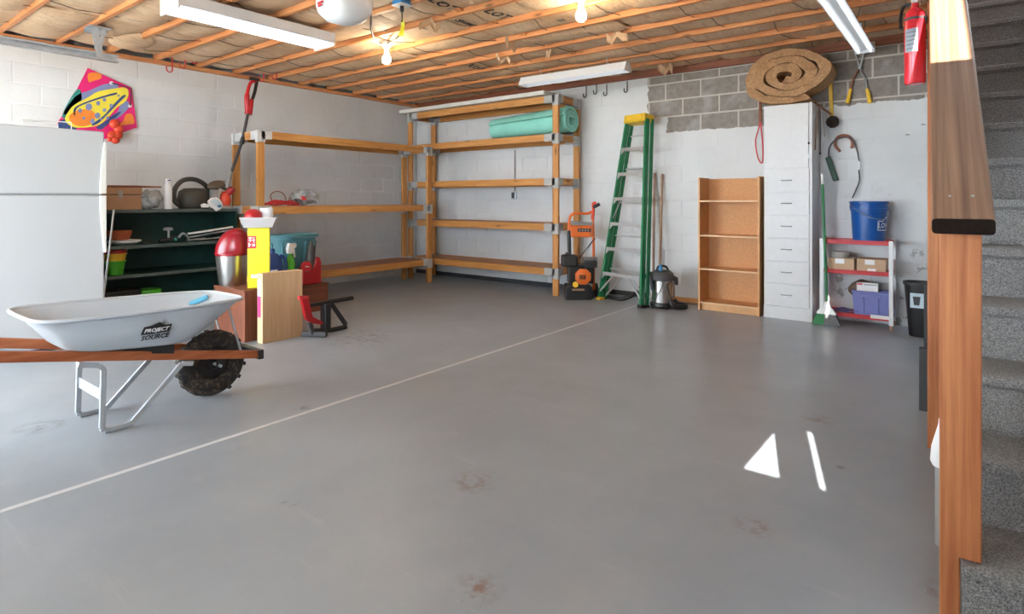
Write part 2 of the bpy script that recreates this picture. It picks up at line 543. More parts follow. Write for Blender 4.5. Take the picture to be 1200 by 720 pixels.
def smoothpath(pts, k=6):
    pts = [Vector(p) for p in pts]; out = []
    P = [pts[0]*2-pts[1]] + pts + [pts[-1]*2-pts[-2]]
    for i in range(1, len(P)-2):
        for j in range(k):
            t = j/k; a, b, c, d = P[i-1], P[i], P[i+1], P[i+2]
            out.append(.5*((2*b)+(c-a)*t+(2*a-5*b+4*c-d)*t*t+(3*b-a-3*c+d)*t**3))
    out.append(pts[-1]); return out
def lettering(name, text, size, m, parent, fn, shear=0.0, extrude=.0008, bold=.022):
    """flat letters; fn maps a point of the text plane (x right, y up, z out) to the parent's space"""
    cu = bpy.data.curves.new(name + '_font', 'FONT'); cu.body = text; cu.size = size
    cu.align_x = 'CENTER'; cu.align_y = 'CENTER'; cu.extrude = extrude; cu.shear = shear; cu.offset = size*bold; cu.resolution_u = 2
    t = bpy.data.objects.new(name + '_font', cu); COL.objects.link(t)
    me = bpy.data.meshes.new_from_object(t.evaluated_get(bpy.context.evaluated_depsgraph_get()))
    bpy.data.objects.remove(t); me.name = name
    me.materials.clear(); me.materials.append(M[m])
    for v in me.vertices: v.co = fn(v.co.copy())
    o = bpy.data.objects.new(name, me); COL.objects.link(o); o.parent = parent
    return o
def frame_fn(origin, right, up):
    origin, right, up = Vector(origin), Vector(right).normalized(), Vector(up).normalized()
    n = right.cross(up)
    return lambda p: origin + right*p.x + up*p.y + n*p.z

# ================================================================== THE SETTING
b = MB(); b.box(XL-.2, XR+.2, YF-.2, YB+.2, -.15, 0)
fl = tag(b.build('floor', 'floor'), 'grey painted concrete garage floor with scuffs', None, kind='structure')
b = MB(); b.box(-3.006, -2.976, YF, YB, -.004, .0008)
b.build('control_joint', 'joint', fl)

def wall_struct(name, b, m, label):
    return tag(b.build(name, m), label, None, kind='structure')

# left wall: block courses, painted white
BL, BHT = .433, .2032
b = MB(); b.box(XL-.2, XL, YF-.2, YB+.2, 0, 2.765); b.box(XL-.2, XL-.1, YF-.2, YB+.2, 2.76, 3.1)
wl = wall_struct('wall_left', b, 'wall', 'white painted concrete block wall on the left')
def block_mesh(L, H, axis):
    """a block face, proud of the mortar, with chamfered edges; front faces +x or -y"""
    g, d, ch = .006, .004, .004
    a0, a1, h0, h1 = g, L-g, g, H-g
    back = [(a0,h0),(a1,h0),(a1,h1),(a0,h1)]; front = [(a0+ch,h0+ch),(a1-ch,h0+ch),(a1-ch,h1-ch),(a0+ch,h1-ch)]
    if axis == 'x':
        vs_ = [(-.01,p,q) for p,q in back] + [(d,p,q) for p,q in front]
    else:
        vs_ = [(p,.01,q) for p,q in back] + [(p,-d,q) for p,q in front]
    return vs_, [(0,1,2,3),(4,5,6,7),(0,1,5,4),(1,2,6,5),(2,3,7,6),(3,0,4,7)]
def lay_blocks(wall, axis, plane, a_start, a_end, z_off, ncourse, phase, m, ztop):
    cache = {}
    for k in range(ncourse):
        z = z_off + k*BHT
        z0, z1 = max(0, z), min(ztop, z+BHT)
        if z1 - z0 < .04: continue
        a = phase + (BL/2 if k % 2 else 0)
        while a > a_start: a -= BL
        while a < a_end - .03:
            p0, p1 = max(a, a_start), min(a+BL, a_end)
            if p1 - p0 > .04:
                key = (round(p1-p0, 3), round(z1-z0, 3))
                loc = (plane, p0, z0) if axis == 'x' else (p0, plane, z0)
                if key not in cache:
                    mb = MB(); mb.add(*block_mesh(key[0], key[1], axis))
                    cache[key] = mb.build('block', m, wall, loc=loc)
                else:
                    dup(cache[key], wall, loc)
            a += BL
lay_blocks(wl, 'x', XL, YF, YB, 2.765-14*BHT, 14, .22, 'wall', 2.765)

# back wall: painted below, bare grey blocks near the top right
b = MB(); b.box(XL-.2, XR+.2, YB, YB+.2, 0, 3.1)
wb = wall_struct('wall_back', b, 'mortb', 'concrete block back wall painted white with bare grey blocks near the top')
XB0 = PY(780, 100, YB).x
lay_blocks(wb, 'y', YB, XL, XR, 0, 14, XB0, 'wallb', 2.745)

# wall beyond the stairs, continuing up the stairwell, and the front wall around the open garage door
b = MB(); b.box(XR, XR+.15, YF-.2, YB+.2, 0, 3.05)
wall_struct('wall_right', b, 'plaster', 'plain pale wall beyond the carpeted stairs')
b = MB()
GX0, GX1, GZ = -6.9, -4.0, 2.55
b.box(XL-.2, GX0, YF-.2, YF, 0, 3.05); b.box(GX0, GX1, YF-.2, YF, GZ, 3.05)
DX0, DX1, DZ1 = -.02, .62, 2.05
b.box(GX1, -2.7, YF-.2, YF, 0, 3.05); b.box(-.9, DX0-.1, YF-.2, YF, 0, 3.05); b.box(-2.7, -.9, YF-.2, YF, 0, .95); b.box(-2.7, -.9, YF-.2, YF, 2.25, 3.05); b.box(DX1+.1, XR, YF-.2, YF, 0, 3.05)  # window opening added here to light the near floor and newel
b.box(DX0-.1, DX1+.1, YF-.2, YF, DZ1+.05, 3.05)
wall_struct('wall_front', b, 'plaster', 'front wall around the open garage doorway')
# unseen side door added for the sun; its sheet masks the light into patches
tz = math.tan(SUN_E) / math.hypot(*SAZ); sxr = -SAZ.x / SAZ.y
def to_door(p): return (p.x + sxr*(p.y-YF), (p.y-YF)/abs(SAZ.y)*math.tan(SUN_E))
t1, t2, t3 = [to_door(PZ(*p, 0)) for p in ((907,508),(913,560),(872,549))]
s1, s2 = to_door(PZ(949,507,0)), to_door(PZ(964,576,0))
zt, zb_ = max(t1[1], s1[1])+.001, t2[1]
LX0, LX1, LZ0, LZ1 = .06, .54, 1.0, 1.99
door = tag(bpy.data.objects.new('added_sun_door', None), 'white side door with a glazed upper light', None, kind='structure'); COL.objects.link(door)
b = MB(); yD0, yD1 = YF-.06, YF-.02
b.box(DX0-.1, LX0, yD0, yD1, 0, DZ1+.05); b.box(LX1, DX1+.1, yD0, yD1, 0, DZ1+.05)
b.box(LX0, LX1, yD0, yD1, 0, LZ0); b.box(LX0, LX1, yD0, yD1, LZ1, DZ1+.05)
b.build('added_door_panel', 'white', door)
b = MB(); ya, yb2 = YF-.004, YF+.0
def mask_piece(poly): b.prism(poly, 'y', ya, yb2)
mask_piece([(LX0-.02,LZ0-.02),(LX1+.02,LZ0-.02),(LX1+.02,zb_),(LX0-.02,zb_)])
mask_piece([(LX0-.02,zb_),(t3[0],zb_),(t1[0],t1[1]),(t1[0],zt),(LX0-.02,zt)])
mask_piece([(t2[0],zb_),(s1[0]-.011,zb_),(s1[0]-.011,zt),(t1[0],zt),(t1[0],t1[1])])
mask_piece([(s1[0]+.011,zb_),(LX1+.02,zb_),(LX1+.02,zt),(s1[0]+.011,zt)])
mask_piece([(LX0-.02,zt),(LX1+.02,zt),(LX1+.02,LZ1+.02),(LX0-.02,LZ1+.02)])
b.build('sun_patch_mask', 'whitewood', door)  # added sheet, cut to shape the sun falling on the floor

# upper stairwell over the steps, with an unseen gap added to throw sun on the rail
SWX0, SWY0 = -.085, .0
b = MB()
XU = 1.55
b.box(SWX0-.1, SWX0, YF, YB+.2, 3.05, 5.3); b.box(SWX0-.1, XU+.1, YB, YB+.2, 2.8, 3.6); b.box(SWX0-.1, XU+.1, YB, YB+.2, 5.0, 5.3); b.box(SWX0-.1, .1, YB, YB+.2, 3.6, 5.0); b.box(1.4, XU+.1, YB, YB+.2, 3.6, 5.0); b.box(SWX0-.1, XU+.1, YF-.2, YB+.2, 5.3, 5.4)  # rear upper opening added to bring skylight down the stairs
b.box(XU, XU+.1, YF-.2, YB+.2, 2.95, 5.3); b.box(XR, XU, YF-.2, YB+.2, 2.95, 3.05)
rp = Vector((0, 2.86, 1.77)); hw = (rp.y-YF)/abs(SAZ.y)
wz0 = rp.z + hw*math.tan(SUN_E); wz1 = wz0 + .78
wa0, wa1, wb0, wb1 = .812, .990, .958, 1.132          # slanted wall gap added to fit the sun patch to the rail
b.prism([(SWX0-.1, wz0), (wa0, wz0), (wb0, wz1), (SWX0-.1, wz1)], 'y', YF-.2, YF)
b.prism([(wa1, wz0), (XU+.1, wz0), (XU+.1, wz1), (wb1, wz1)], 'y', YF-.2, YF)
b.box(SWX0-.1, XU+.1, YF-.2, YF, 3.05, wz0); b.box(SWX0-.1, XU+.1, YF-.2, YF, wz1, 5.3)
wall_struct('wall_upper', b, 'plaster', 'pale walls of the stairwell above')

# driveway, and an unseen roof added to keep sun out of the doorway
b = MB(); b.box(-30, 30, -40, YF-.2, -.2, -.05)
tag(b.build('ground', 'concrete'), 'concrete driveway outside the garage door', None, kind='structure')
b = MB(); b.box(XL-2.0, .33, YF-6.2, YF-.2, 2.62, 2.75)
tag(b.build('added_shade_roof', 'plaster'), 'roof over the driveway by the garage door', None, kind='structure')

# ceiling: subfloor, joists, kraft faced insulation
b = MB(); b.box(XL-.2, SWX0, YF-.2, YB+.2, ZJ+.24, ZJ+.28); b.box(SWX0, XR+.2, YF-.2, SWY0, ZJ+.24, ZJ+.28)
ceil = tag(b.build('ceiling', 'joistx'), 'open timber joist ceiling packed with kraft paper insulation', None, kind='structure')
JY = [4.595 + .455*k for k in range(-11, 5)]
jb = MB(); jb.box(0, SWX0-XL, -.019, .019, 0, .24)
jl = MB(); jl.box(0, XR-XL, -.019, .019, 0, .24)
j0 = None; jlong = None
for y in JY:
    if y < SWY0 - .02:
        if jlong is None: jlong = jl.build('joist', 'joistx', ceil, bev=.003, seg=1, loc=(XL, y, ZJ))
        else: dup(jlong, ceil, (XL, y, ZJ))
    else:
        if j0 is None: j0 = jb.build('joist', 'joistx', ceil, bev=.003, seg=1, loc=(XL, y, ZJ))
        else: dup(j0, ceil, (XL, y, ZJ))
b = MB(); b.box(SWX0-.04, SWX0, SWY0, YB, ZJ-.0, ZJ+.24); b.build('header', 'joisty', ceil)
b = MB(); b.box(SWX0, XR, SWY0-.04, SWY0, ZJ, ZJ+.24); b.build('header', 'joistx', ceil)
# batts: five sagging sheets, shared between the bays
BAYW = .455 - .038
def batt(L, seed):
    rnd = random.Random(seed); amp = rnd.uniform(.02, .04)
    def f(u, v):
        x, y = u*L, (v-.5)*BAYW
        e = math.sin(math.pi*v)**.6 * (0.35 + .65*min(1, min(u, 1-u)*9))
        n = mnoise.noise(Vector((x*2.3, y*4, seed*7.1)))*.020 + mnoise.noise(Vector((x*9, y*5, seed*3.3)))*.012
        return (x, y, -amp*e - n*min(1, math.sin(math.pi*v)*2))
    mb = MB(); mb.sheet(f, 14, 6, (0, 0, .02)); return mb
variants = {}
rb = random.Random(3)
ys = [YF] + JY + [YB]
BATTS = []
bay_edges = list(zip(JY[:-1], JY[1:])) + [(JY[-1], JY[-1]+.455)]
for bi, (ya, yb_) in enumerate(bay_edges):
    x = XL + .12; first = True
    yc = (ya+yb_)/2
    if yc > YB - .1: continue
    while x < SWX0 - .1:
        L = rb.choice((1.15, 1.15, 1.15, .78, 1.5))
        L = min(L, SWX0 - .05 - x)
        if L < .2: break
        key = (round(L, 2), rb.randrange(3))
        zc = ZJ + (.045 if bi > 4 else .03) + rb.uniform(-.006, .012)
        if key not in variants:
            o = batt(L, key[1] + L).build('insulation_batt', 'kraft', ceil, smooth=60, loc=(x, yc, zc)); variants[key] = o
        else: o = dup(variants[key], ceil, (x, yc, zc))
        BATTS.append((o, x, yc, L, zc))
        x += L + .012
# wire supports springing across the bays under the paper
w0 = None
for bi, (ya, yb_) in enumerate(bay_edges):
    yc = (ya+yb_)/2
    if yc > YB-.15 or yc < .4: continue
    x = XL + .3 + rb.random()*.4
    while x < SWX0 - .2:
        if w0 is None:
            mb = MB(); mb.tube([(-.03,-.208,.012),(0,0,-.012),(.03,.208,.012)], .0035, 5)
            w0 = mb.build('support_wire', 'wire', ceil, loc=(x, yc, ZJ+.012))
        else:
            c = dup(w0, ceil, (x, yc, ZJ+.012)); c.rotation_euler = (0, 0, rb.uniform(-.5, .5))
        x += rb.uniform(.5, .95)
# a row of short cross bridging pieces between the joists
br0 = None
for bi, (ya, yb_) in enumerate(bay_edges[:-1]):
    yc = (ya+yb_)/2
    if yc < .4: continue
    for sgn in (1, -1):
        if br0 is None:
            mb = MB(); mb.beam((0,-.208,.03),(0,.208,.2), .022, .06, up=(1,0,0)); br0 = mb.build('bridging', 'joisty', ceil, loc=(-3.42, yc, ZJ))
        else:
            c = dup(br0, ceil, (-3.42 + (.035 if sgn < 0 else 0), yc, ZJ)); c.rotation_euler = (0, 0, 0 if sgn > 0 else math.pi)
# loose flaps of torn paper under the joists
def flap(px, py, w, h, rot, seed, m='kraft'):
    p = PZ(px, py, ZJ + .0)
    mb = MB()
    def f(u, v):
        a = u*2.2
        return ((v-.5)*w, math.sin(a)*h*.45, -h*u + .04*math.sin(v*9+seed) - .0)
    mb.sheet(f, 7, 4, (.002, .002, .001))
    o = mb.build('torn_paper', m, ceil, smooth=60, loc=p); o.rotation_euler = (0, 0, rot); return o
flap(780, 76, .16, .09, .5, 1); flap(600, 50, .28, .06, 1.9, 2); flap(722, 38, .2, .07, .2, 3); flap(505, 24, .2, .06, 1.2, 4)
flap(785, 84, .12, .1, 1.5, 5); flap(960, 62, .3, .06, .2, 6); flap(645, 60, .22, .05, 2.4, 7); flap(590, 66, .16, .06, 1.0, 8)
# big sagging bulge of insulation beside the door track
p = PZ(152, 50, ZJ)
mb = MB(); mb.ball((0,0,0), .30, .205, .10, 18, 10)
mb.v = [v + Vector((0,0,mnoise.noise(v*7)*.03)) for v in mb.v]
mb.build('insulation_bulge', 'kraft', ceil, smooth=70, loc=(p.x, p.y+.02, ZJ+.05))
# printed words on the paper
for (px, py, txt, sz, mm) in ((528, 6, 'LOT', .15, 'ink'), (581, 19, 'LOT', .15, 'ink'), (538, 33, 'SIZE', .12, 'ink'), (565, 81, 'LOT', .12, 'inkfaint'),
                              (655, 25, 'III', .10, 'inkfaint')):
    p = PZ(px, py, ZJ)
    best = min(BATTS, key=lambda q: abs(q[2]-p.y)*3 + (0 if q[1] <= p.x <= q[1]+q[3] else 5))
    o, x0, yc, L, zc = best
    lx = min(max(p.x - x0, .12), L-.12)
    def put(v, lx=lx, o=o):
        # right = +y, up = +x, facing down; follow the sag
        X_, Y_ = lx + v.y, v.x
        z = 0
        best_d = 9
        for q in o.data.vertices:
            d = (q.co.x-X_)**2 + (q.co.y-Y_)**2
            if d < best_d and q.co.z < .015: best_d = d; z = q.co.z
        return Vector((X_, Y_, z - .012 - v.z))
    lettering('printed_lettering', txt, sz, mm, o, put)

# plates and trims
b = MB(); b.box(XL-.1, XL+.09, YF, YB, 2.765, ZJ)
tag(b.build('trim_1', 'joisty'), 'timber sill plate along the top of the left wall', None, kind='structure')
b = MB(); b.box(XL, SWX0, YB-.045, YB, 2.745, ZJ+.2)
tag(b.build('trim_2', 'dkbrown'), 'dark ledger board along the top of the back wall', None, kind='structure')
b = MB(); b.box(PY(786,352,YB).x, -2.36, YB-.02, YB, 0, .055)
b.build('baseboard_back', 'shelfx'); tag(bpy.data.objects['baseboard_back'], 'short orange wood baseboard left of the bookcase', None, kind='structure')
b = MB(); b.box(XL, -3.1, YB-.015, YB, 0, .06)
tag(b.build('dark_foot_strip', 'dkgrey'), 'dark strip at the foot of the back wall', None, kind='structure')  # dark grey band along the bottom of the back wall

# ================================================================== STAIRS
RISE, RUN, Y1 = .204, .28, 2.06
st = thing('staircase', 'grey carpeted staircase rising beside the wooden handrail', 'staircase', (0, Y1, 0))
mb = MB()
mb.prism([(0,0),(.315,0),(.315,-.035),(.06,-.035),(.06,-.215),(.028,-.215),(.028,-.04),(.008,-.04),(0,-.03)], 'x', 0, XR+.004)
s0 = None
for k in range(1, 16):
    loc = (-.005, (k-1)*RUN, k*RISE)
    if s0 is None: s0 = mb.build('step', 'carpet', st, bev=.012, seg=3, loc=loc)
    else: dup(s0, st, loc)
b = MB(st); b.prism([(Y1+.10,0),(Y1+.40,0),(Y1+14*RUN+.3,14*RISE-.12),(Y1+14*RUN+.3,14*RISE+.03),(Y1+14*RUN,14*RISE+.03)], 'x', .02, .06)
b.build('stringer', 'dkbrown', st)
# railing
rl = thing('stair_railing', 'wooden stair railing with square newel post and weathered flat handrail', 'railing', (0, 2.09, 0))
SL = RISE/RUN
b = MB(rl); zt0 = 1.128
def rz(y): return zt0 + SL*(y-2.045)
b.prism([(-.056,.0),(-.008,.0),(-.008,.206),(.040,.206),(.040,1.15),(-.056,1.15)], 'y', 2.09, 2.185)
b.build('newel_post', 'post', rl, bev=.004)
th = .044; RK = -.042; PIT = math.atan(SL); RL_ = 5.0
def rx(y): return -.00175 + RK*(y-2.045)
b = MB(); tp = th*math.cos(PIT)
b.prism([(0,0), (RL_,0), (RL_,tp), (tp*math.tan(PIT),tp)], 'x', -.07075, .07075)
rail = b.build('handrail', 'rail', rl, bev=.009, seg=3, loc=Vector((rx(2.045), 2.045, zt0)) - Vector(rl.location))
rail.rotation_euler = (PIT, 0, math.atan(-RK))
b = MB(rl); poly = []
cxr, czr = -.00175, zt0+th/2
for (sx_, sz_, a0) in ((1,1,0),(-1,1,90),(-1,-1,180),(1,-1,270)):
    for k in range(5):
        a = R(a0+k*22.5); poly.append((cxr+sx_*(.0700-.010)+.010*math.cos(a), czr+sz_*(.0215-.010)+.010*math.sin(a)))
b.prism(poly, 'y', 2.0405, 2.047)
tag(b.build('end_grain', 'endgrain', rl, bev=.001), 'dark painted end of the handrail')
for px in (1113, 1140):
    p = PY(px, 235, 2.13); b = MB(rl); b.lathe([(0,0),(.0042,0),(.0042,.002),(0,.0025)], (p.x, 2.13, rz(2.13)+th+.0), 10, axis=(0,-SL,1))
    b.build('screw_head', 'alu', rl)
b = MB(rl); b.prism([(3.53,0),(3.62,0),(3.62,rz(3.62)+.01),(3.53,rz(3.53)+.01)], 'x', -.142, -.053); b.build('support_post', 'post', rl, bev=.004)

b = MB(rl); b.prism([(3.625,rz(3.625)-.98),(6.0,rz(6.0)-.98),(6.0,rz(6.0)-.01),(3.625,rz(3.625)-.01)], 'x', -.120, -.100); b.build('side_panel', 'post', rl)  # hidden panel added to stop stray sun reaching the cart
b = MB(rl); b.prism([(2.185,rz(2.185)-.30),(3.625,rz(3.625)-.30),(3.625,rz(3.625)-.012),(2.185,rz(2.185)-.012)], 'x', -.050, -.030); b.build('added_sun_board', 'post', rl)  # hidden board added under the handrail to stop stray sun

# fire extinguisher on the support post
p = Vector((-.192, 3.53, 1.80))
ex = thing('fire_extinguisher', 'red fire extinguisher hung beside the stair handrail', 'extinguisher', p)
b = MB(ex); b.lathe([(0,0),(.040,0),(.0455,.010),(.0455,.33),(.040,.355),(.022,.375),(.016,.38),(.016,.40),(0,.40)], p, 28); b.build('cylinder', 'extred', ex, smooth=40)
b = MB(ex); b.cbox(p+Vector((0,0,.415)), (.03,.05,.03)); b.beam(p+Vector((0,-.05,.44)), p+Vector((0,.05,.45)), .02, .012); b.beam(p+Vector((0,-.06,.475)), p+Vector((0,.04,.455)), .02, .01)
b.build('valve', 'alu', ex, bev=.002)
b = MB(ex); b.tube(smoothpath([p+Vector((-.01,.02,.41)), p+Vector((-.05,.03,.40)), p+Vector((-.062,.02,.34)), p+Vector((-.058,.0,.29))]), .008, 8); b.build('hose', 'black', ex, smooth=60)
b = MB(ex); b.lathe([(.0475,0),(.0475,.012)], p+Vector((0,0,.315)), 28); b.build('strap', 'dkgrey', ex)
b = MB(ex)
def lab(u, v):
    a = R(-148 + 75*u); return p + Vector((math.cos(a)*.0462, math.sin(a)*.0462, .155 + .115*v))
b.sheet(lab, 10, 2, (0,0,0)); lb = b.build('paper_label', 'label', ex, smooth=60)
for i in range(5):
    b = MB(ex)
    b.sheet(lambda u, v: p + Vector((math.cos(R(-140+58*u))*.0467, math.sin(R(-140+58*u))*.0467, .17+.02*i+.004*v)), 8, 1, (0,0,0))
    b.build('print_line', 'grey', lb)
b = MB(ex); b.box(p.x+.03, -.1431, p.y-.02, p.y+.03, p.z+.30, p.z+.33); b.build('wall_bracket', 'dkgrey', ex)

# ================================================================== CEILING FITTINGS
# wraparound fluorescent nearest the camera
x0, x1, y0, y1, z0, z1 = -4.94, -4.63, 1.93, 3.29, 2.67, 2.775
L1 = thing('fluorescent_light', 'wide white fluorescent ceiling light running lengthwise near the door opener', 'ceiling light', ((x0+x1)/2, (y0+y1)/2, z0), group='fluorescent ceiling lights')
b = MB(L1); b.box(x0, x1, y0, y1, z0+.012, z1); b.build('housing', 'white', L1, bev=.006)
b = MB(L1); b.prism([(x0+.02,z0+.013),(x1-.02,z0+.013),(x1-.06,z0-.012),(x0+.06,z0-.012)], 'y', y0+.02, y1-.02); b.build('diffuser', 'diffuser', L1, bev=.004)
for yy in (y0, y1):
    b = MB(L1); b.box(x0-.004, x1+.004, yy-.008, yy+.008, z0-.016, z1+.002); b.build('end_cap', 'white', L1, bev=.003)
for yy in (y0+.3, y1-.3):
    b = MB(L1); b.box((x0+x1)/2-.03, (x0+x1)/2+.03, yy-.03, yy+.03, z1, ZJ+.03); b.build('mounting_block', 'galv', L1)
# the one parallel to the back wall
x0, x1, y0, y1, z0, z1 = -4.24, -2.85, 5.62, 5.80, 2.60, 2.70
L2 = thing('fluorescent_light', 'white shop light hanging under the joists before the tall shelf', 'ceiling light', ((x0+x1)/2, (y0+y1)/2, z0), group='fluorescent ceiling lights')
b = MB(L2); b.prism([(y0+.05,z1),(y1-.05,z1),(y1,z0+.01),(y1-.006,z0+.004),(y1-.06,z1-.02),(y0+.06,z1-.02),(y0+.006,z0+.004),(y0,z0+.01)], 'x', x0, x1); b.build('reflector', 'white', L2)
for yy in (y0+.055, y1-.055):
    b = MB(L2); b.cyl((x0+.03,yy,z0+.045),(x1-.03,yy,z0+.045), .013, n=10); b.build('tube', 'tubedim', L2, smooth=40)
for xx in (x0, x1):
    b = MB(L2); b.prism([(y0+.045,z1+.002),(y1-.045,z1+.002),(y1+.003,z0),(y0-.003,z0)], 'x', xx-.008, xx+.008); b.build('end_cap', 'white', L2, bev=.003)
for xx in (x0+.25, x1-.25):
    b = MB(L2); b.tube([(xx,(y0+y1)/2,z1),(xx,(y0+y1)/2,ZJ+.05)], .004, 6); b.build('hanging_chain', 'galv', L2)
# the strip light towards the back right
x0, x1, y0, y1, z0, z1 = -.83, -.67, 3.95, 6.52, 2.64, 2.73
L3 = thing('fluorescent_light', 'long narrow two tube strip light pointing at the hedge shears', 'ceiling light', ((x0+x1)/2, (y0+y1)/2, z0), group='fluorescent ceiling lights')
b = MB(L3); b.prism([(x0+.035,z1),(x1-.035,z1),(x1-.02,z0+.03),(x1,z0+.012),(x1-.035,z0+.02),(x0+.035,z0+.02),(x0,z0+.012),(x0+.02,z0+.03)], 'y', y0, y1); b.build('housing', 'white', L3)
for xx in (x0+.03, x1-.03):
    b = MB(L3); b.cyl((xx,y0+.04,z0+.002),(xx,y1-.04,z0+.002), .013, n=10); b.build('tube', 'tubedim', L3, smooth=40)
for yy in (y0, y1):
    b = MB(L3); b.box(x0, x1, yy-.015, yy+.015, z0-.008, z1+.002); b.build('end_cap', 'white', L3, bev=.004)
for yy in (y0+.4, y1-.4):
    b = MB(L3); b.box((x0+x1)/2-.02, (x0+x1)/2+.02, yy-.03, yy+.03, z1, ZJ+.02); b.build('mounting_block', 'galv', L3)

def bulb_fixture(px, py, ztop, label):
    p = PZ(px, py, ztop-.17)
    t = thing('bare_bulb', label, 'light bulb', (p.x, p.y, ztop), group='bare ceiling bulbs')
    c = Vector((p.x, p.y, ztop)); kb = 1.25
    b = MB(t); b.lathe([(0,0),(.055,0),(.058,-.012),(.045,-.025),(.030,-.045),(.024,-.07),(.024,-.085),(0,-.085)], c, 24); b.build('lamp_holder', 'porcelain', t, smooth=40)
    b = MB(t); b.lathe([(.0,-.08),(.014,-.085),(.016,-.10),(.028,-.12),(.040,-.145),(.042,-.165),(.036,-.188),(.020,-.204),(0,-.208)], c, 20); b.build('glass_bulb', 'bulb', t, smooth=80)
    return t, c
t, c1 = bulb_fixture(453, 71, 2.79, 'glowing bare bulb in a white holder below the black cable')
b = MB(t); b.box(c1.x-.05, c1.x+.05, c1.y-.05, c1.y+.05, 2.79, ZJ+.05); b.build('junction_box', 'galv', t)
t, c2 = bulb_fixture(681, 20, 2.82, 'glowing bare bulb on the ceiling above the shop light')
b = MB(t); b.box(c2.x-.05, c2.x+.05, c2.y-.05, c2.y+.05, 2.82, ZJ+.1); b.build('junction_box', 'galv', t)

# garage door opener
oc = PZ(404, 8, 2.55)
op = thing('door_opener', 'white garage door opener motor hung under the joists', 'door opener', (oc.x, oc.y, 2.45))
b = MB(op); b.lathe([(0,-.115),(.06,-.112),(.12,-.095),(.165,-.05),(.18,.0),(.18,.08),(.165,.10),(0,.10)], oc, 28, 1.0, .95, power=.75); b.build('housing', 'white', op, smooth=50)
b = MB(op); b.box(oc.x-.20, oc.x+.20, oc.y-.13, oc.y+.13, oc.z+.09, oc.z+.15); b.build('chassis', 'redpaint', op, bev=.01)
for sx_ in (-.17, .17):
    b = MB(op); b.beam((oc.x+sx_, oc.y, oc.z+.14), (oc.x+sx_, oc.y, ZJ+.06), .03, .004, up=(0,1,0)); b.build('hanger_strap', 'galv', op)
lp = PZ(386, 15, 2.52)
for i, (w, dz) in enumerate(((.07,.0),(.05,-.02))):
    b = MB(op); dirv = Vector((-_c, -_s, 0)); 
    q = oc + Vector((-.03,-.175,-.01+dz)); b.obox(q, (w, .006, .013), Matrix.Rotation(R(-8), 3, 'Z')); b.build('label_strip', 'redhook', op)
b = MB(op); b.beam((oc.x, oc.y-.1, oc.z+.12), (oc.x, YF+.1, 2.55), .05, .05); b.build('drive_rail', 'galv', op)
# blue outlet box with a yellow tag on a plug, and the loop of black cable
bc = PZ(471, 4, ZJ+.0)
bo = thing('outlet_box', 'blue ceiling outlet box with white plate near the opener', 'outlet', (bc.x, bc.y, ZJ))
b = MB(bo); b.cbox((bc.x, bc.y, ZJ+.02), (.11,.11,.07)); b.build('box', 'bluelid', bo, bev=.006)
b = MB(bo); b.cbox((bc.x, bc.y, ZJ-.019), (.12,.12,.008)); b.build('plate', 'porcelain', bo, bev=.003)
pc = PZ(473, 12, ZJ-.03)
pg = thing('power_plug', 'black plug hanging from the blue outlet with a yellow tag', 'plug', (bc.x, bc.y, ZJ-.023))
b = MB(pg); b.tube([(bc.x,bc.y,ZJ-.023),(bc.x,bc.y,ZJ-.06),(bc.x,bc.y,ZJ-.075),(bc.x+.004,bc.y,ZJ-.15)], [.017,.017,.006,.005], 10); b.build('plug_body', 'black', pg, smooth=50)
b = MB(pg); b.sheet(lambda u, v: (bc.x + (v-.5)*(.03+.03*u), bc.y+.01*math.sin(u*5), ZJ-.13-.13*u), 5, 2, (0,.004,0)); b.build('tag', 'yellowtag', pg)
b = MB(); pts = [oc+Vector((.10,.05,.12)), PZ(434, 14, 2.70), PZ(435, 34, 2.68), PZ(441, 49, 2.70), c1+Vector((-.02,0,.0)), PZ(462, 47, 2.72), PZ(470, 38, 2.72), Vector((bc.x, bc.y, ZJ-.14))]
b.tube(smoothpath(pts), .009, 7)
tag(b.build('power_cable', 'black', smooth=60), 'loop of black cable drooping between opener and bulb', 'cable')

# galvanised door track by the left wall
tr = thing('door_track', 'galvanised garage door track hung along the left wall', 'door track', (-6.3, 2.0, 2.51))
b = MB(tr); xa = -6.30; TZ = 2.545; TY = PX(138, 70, -6.30).y
b.box(xa-.028, xa-.024, YF+.3, TY, TZ-.035, TZ+.035)
b.box(xa-.028, xa+.03, YF+.3, TY, TZ-.035, TZ-.031); b.box(xa-.028, xa+.03, YF+.3, TY, TZ+.031, TZ+.035); b.box(xa+.026, xa+.030, YF+.3, TY, TZ-.035, TZ-.018); b.box(xa+.026, xa+.030, YF+.3, TY, TZ+.018, TZ+.035)
b.build('track_channel', 'galv', tr)
yb3 = PX(113, 50, xa).y
b = MB(tr); b.beam((xa+.034, yb3+.02, TZ-.01), (xa+.034, yb3-.03, ZJ), .055, .005, up=(1,0,0)); b.build('hanger', 'galv', tr)
b = MB(tr); b.beam((xa+.040, yb3+.0, TZ-.01), (xa+.040, yb3+.05, ZJ), .032, .005, up=(1,0,0)); b.build('hanger_brace', 'galv', tr)
b = MB(tr); b.box(xa-.05, xa+.09, yb3-.08, yb3+.10, ZJ-.005, ZJ-.001); b.box(xa-.05, xa-.045, yb3-.08, yb3+.10, ZJ-.045, ZJ-.001); b.build('angle_bar', 'galv', tr)

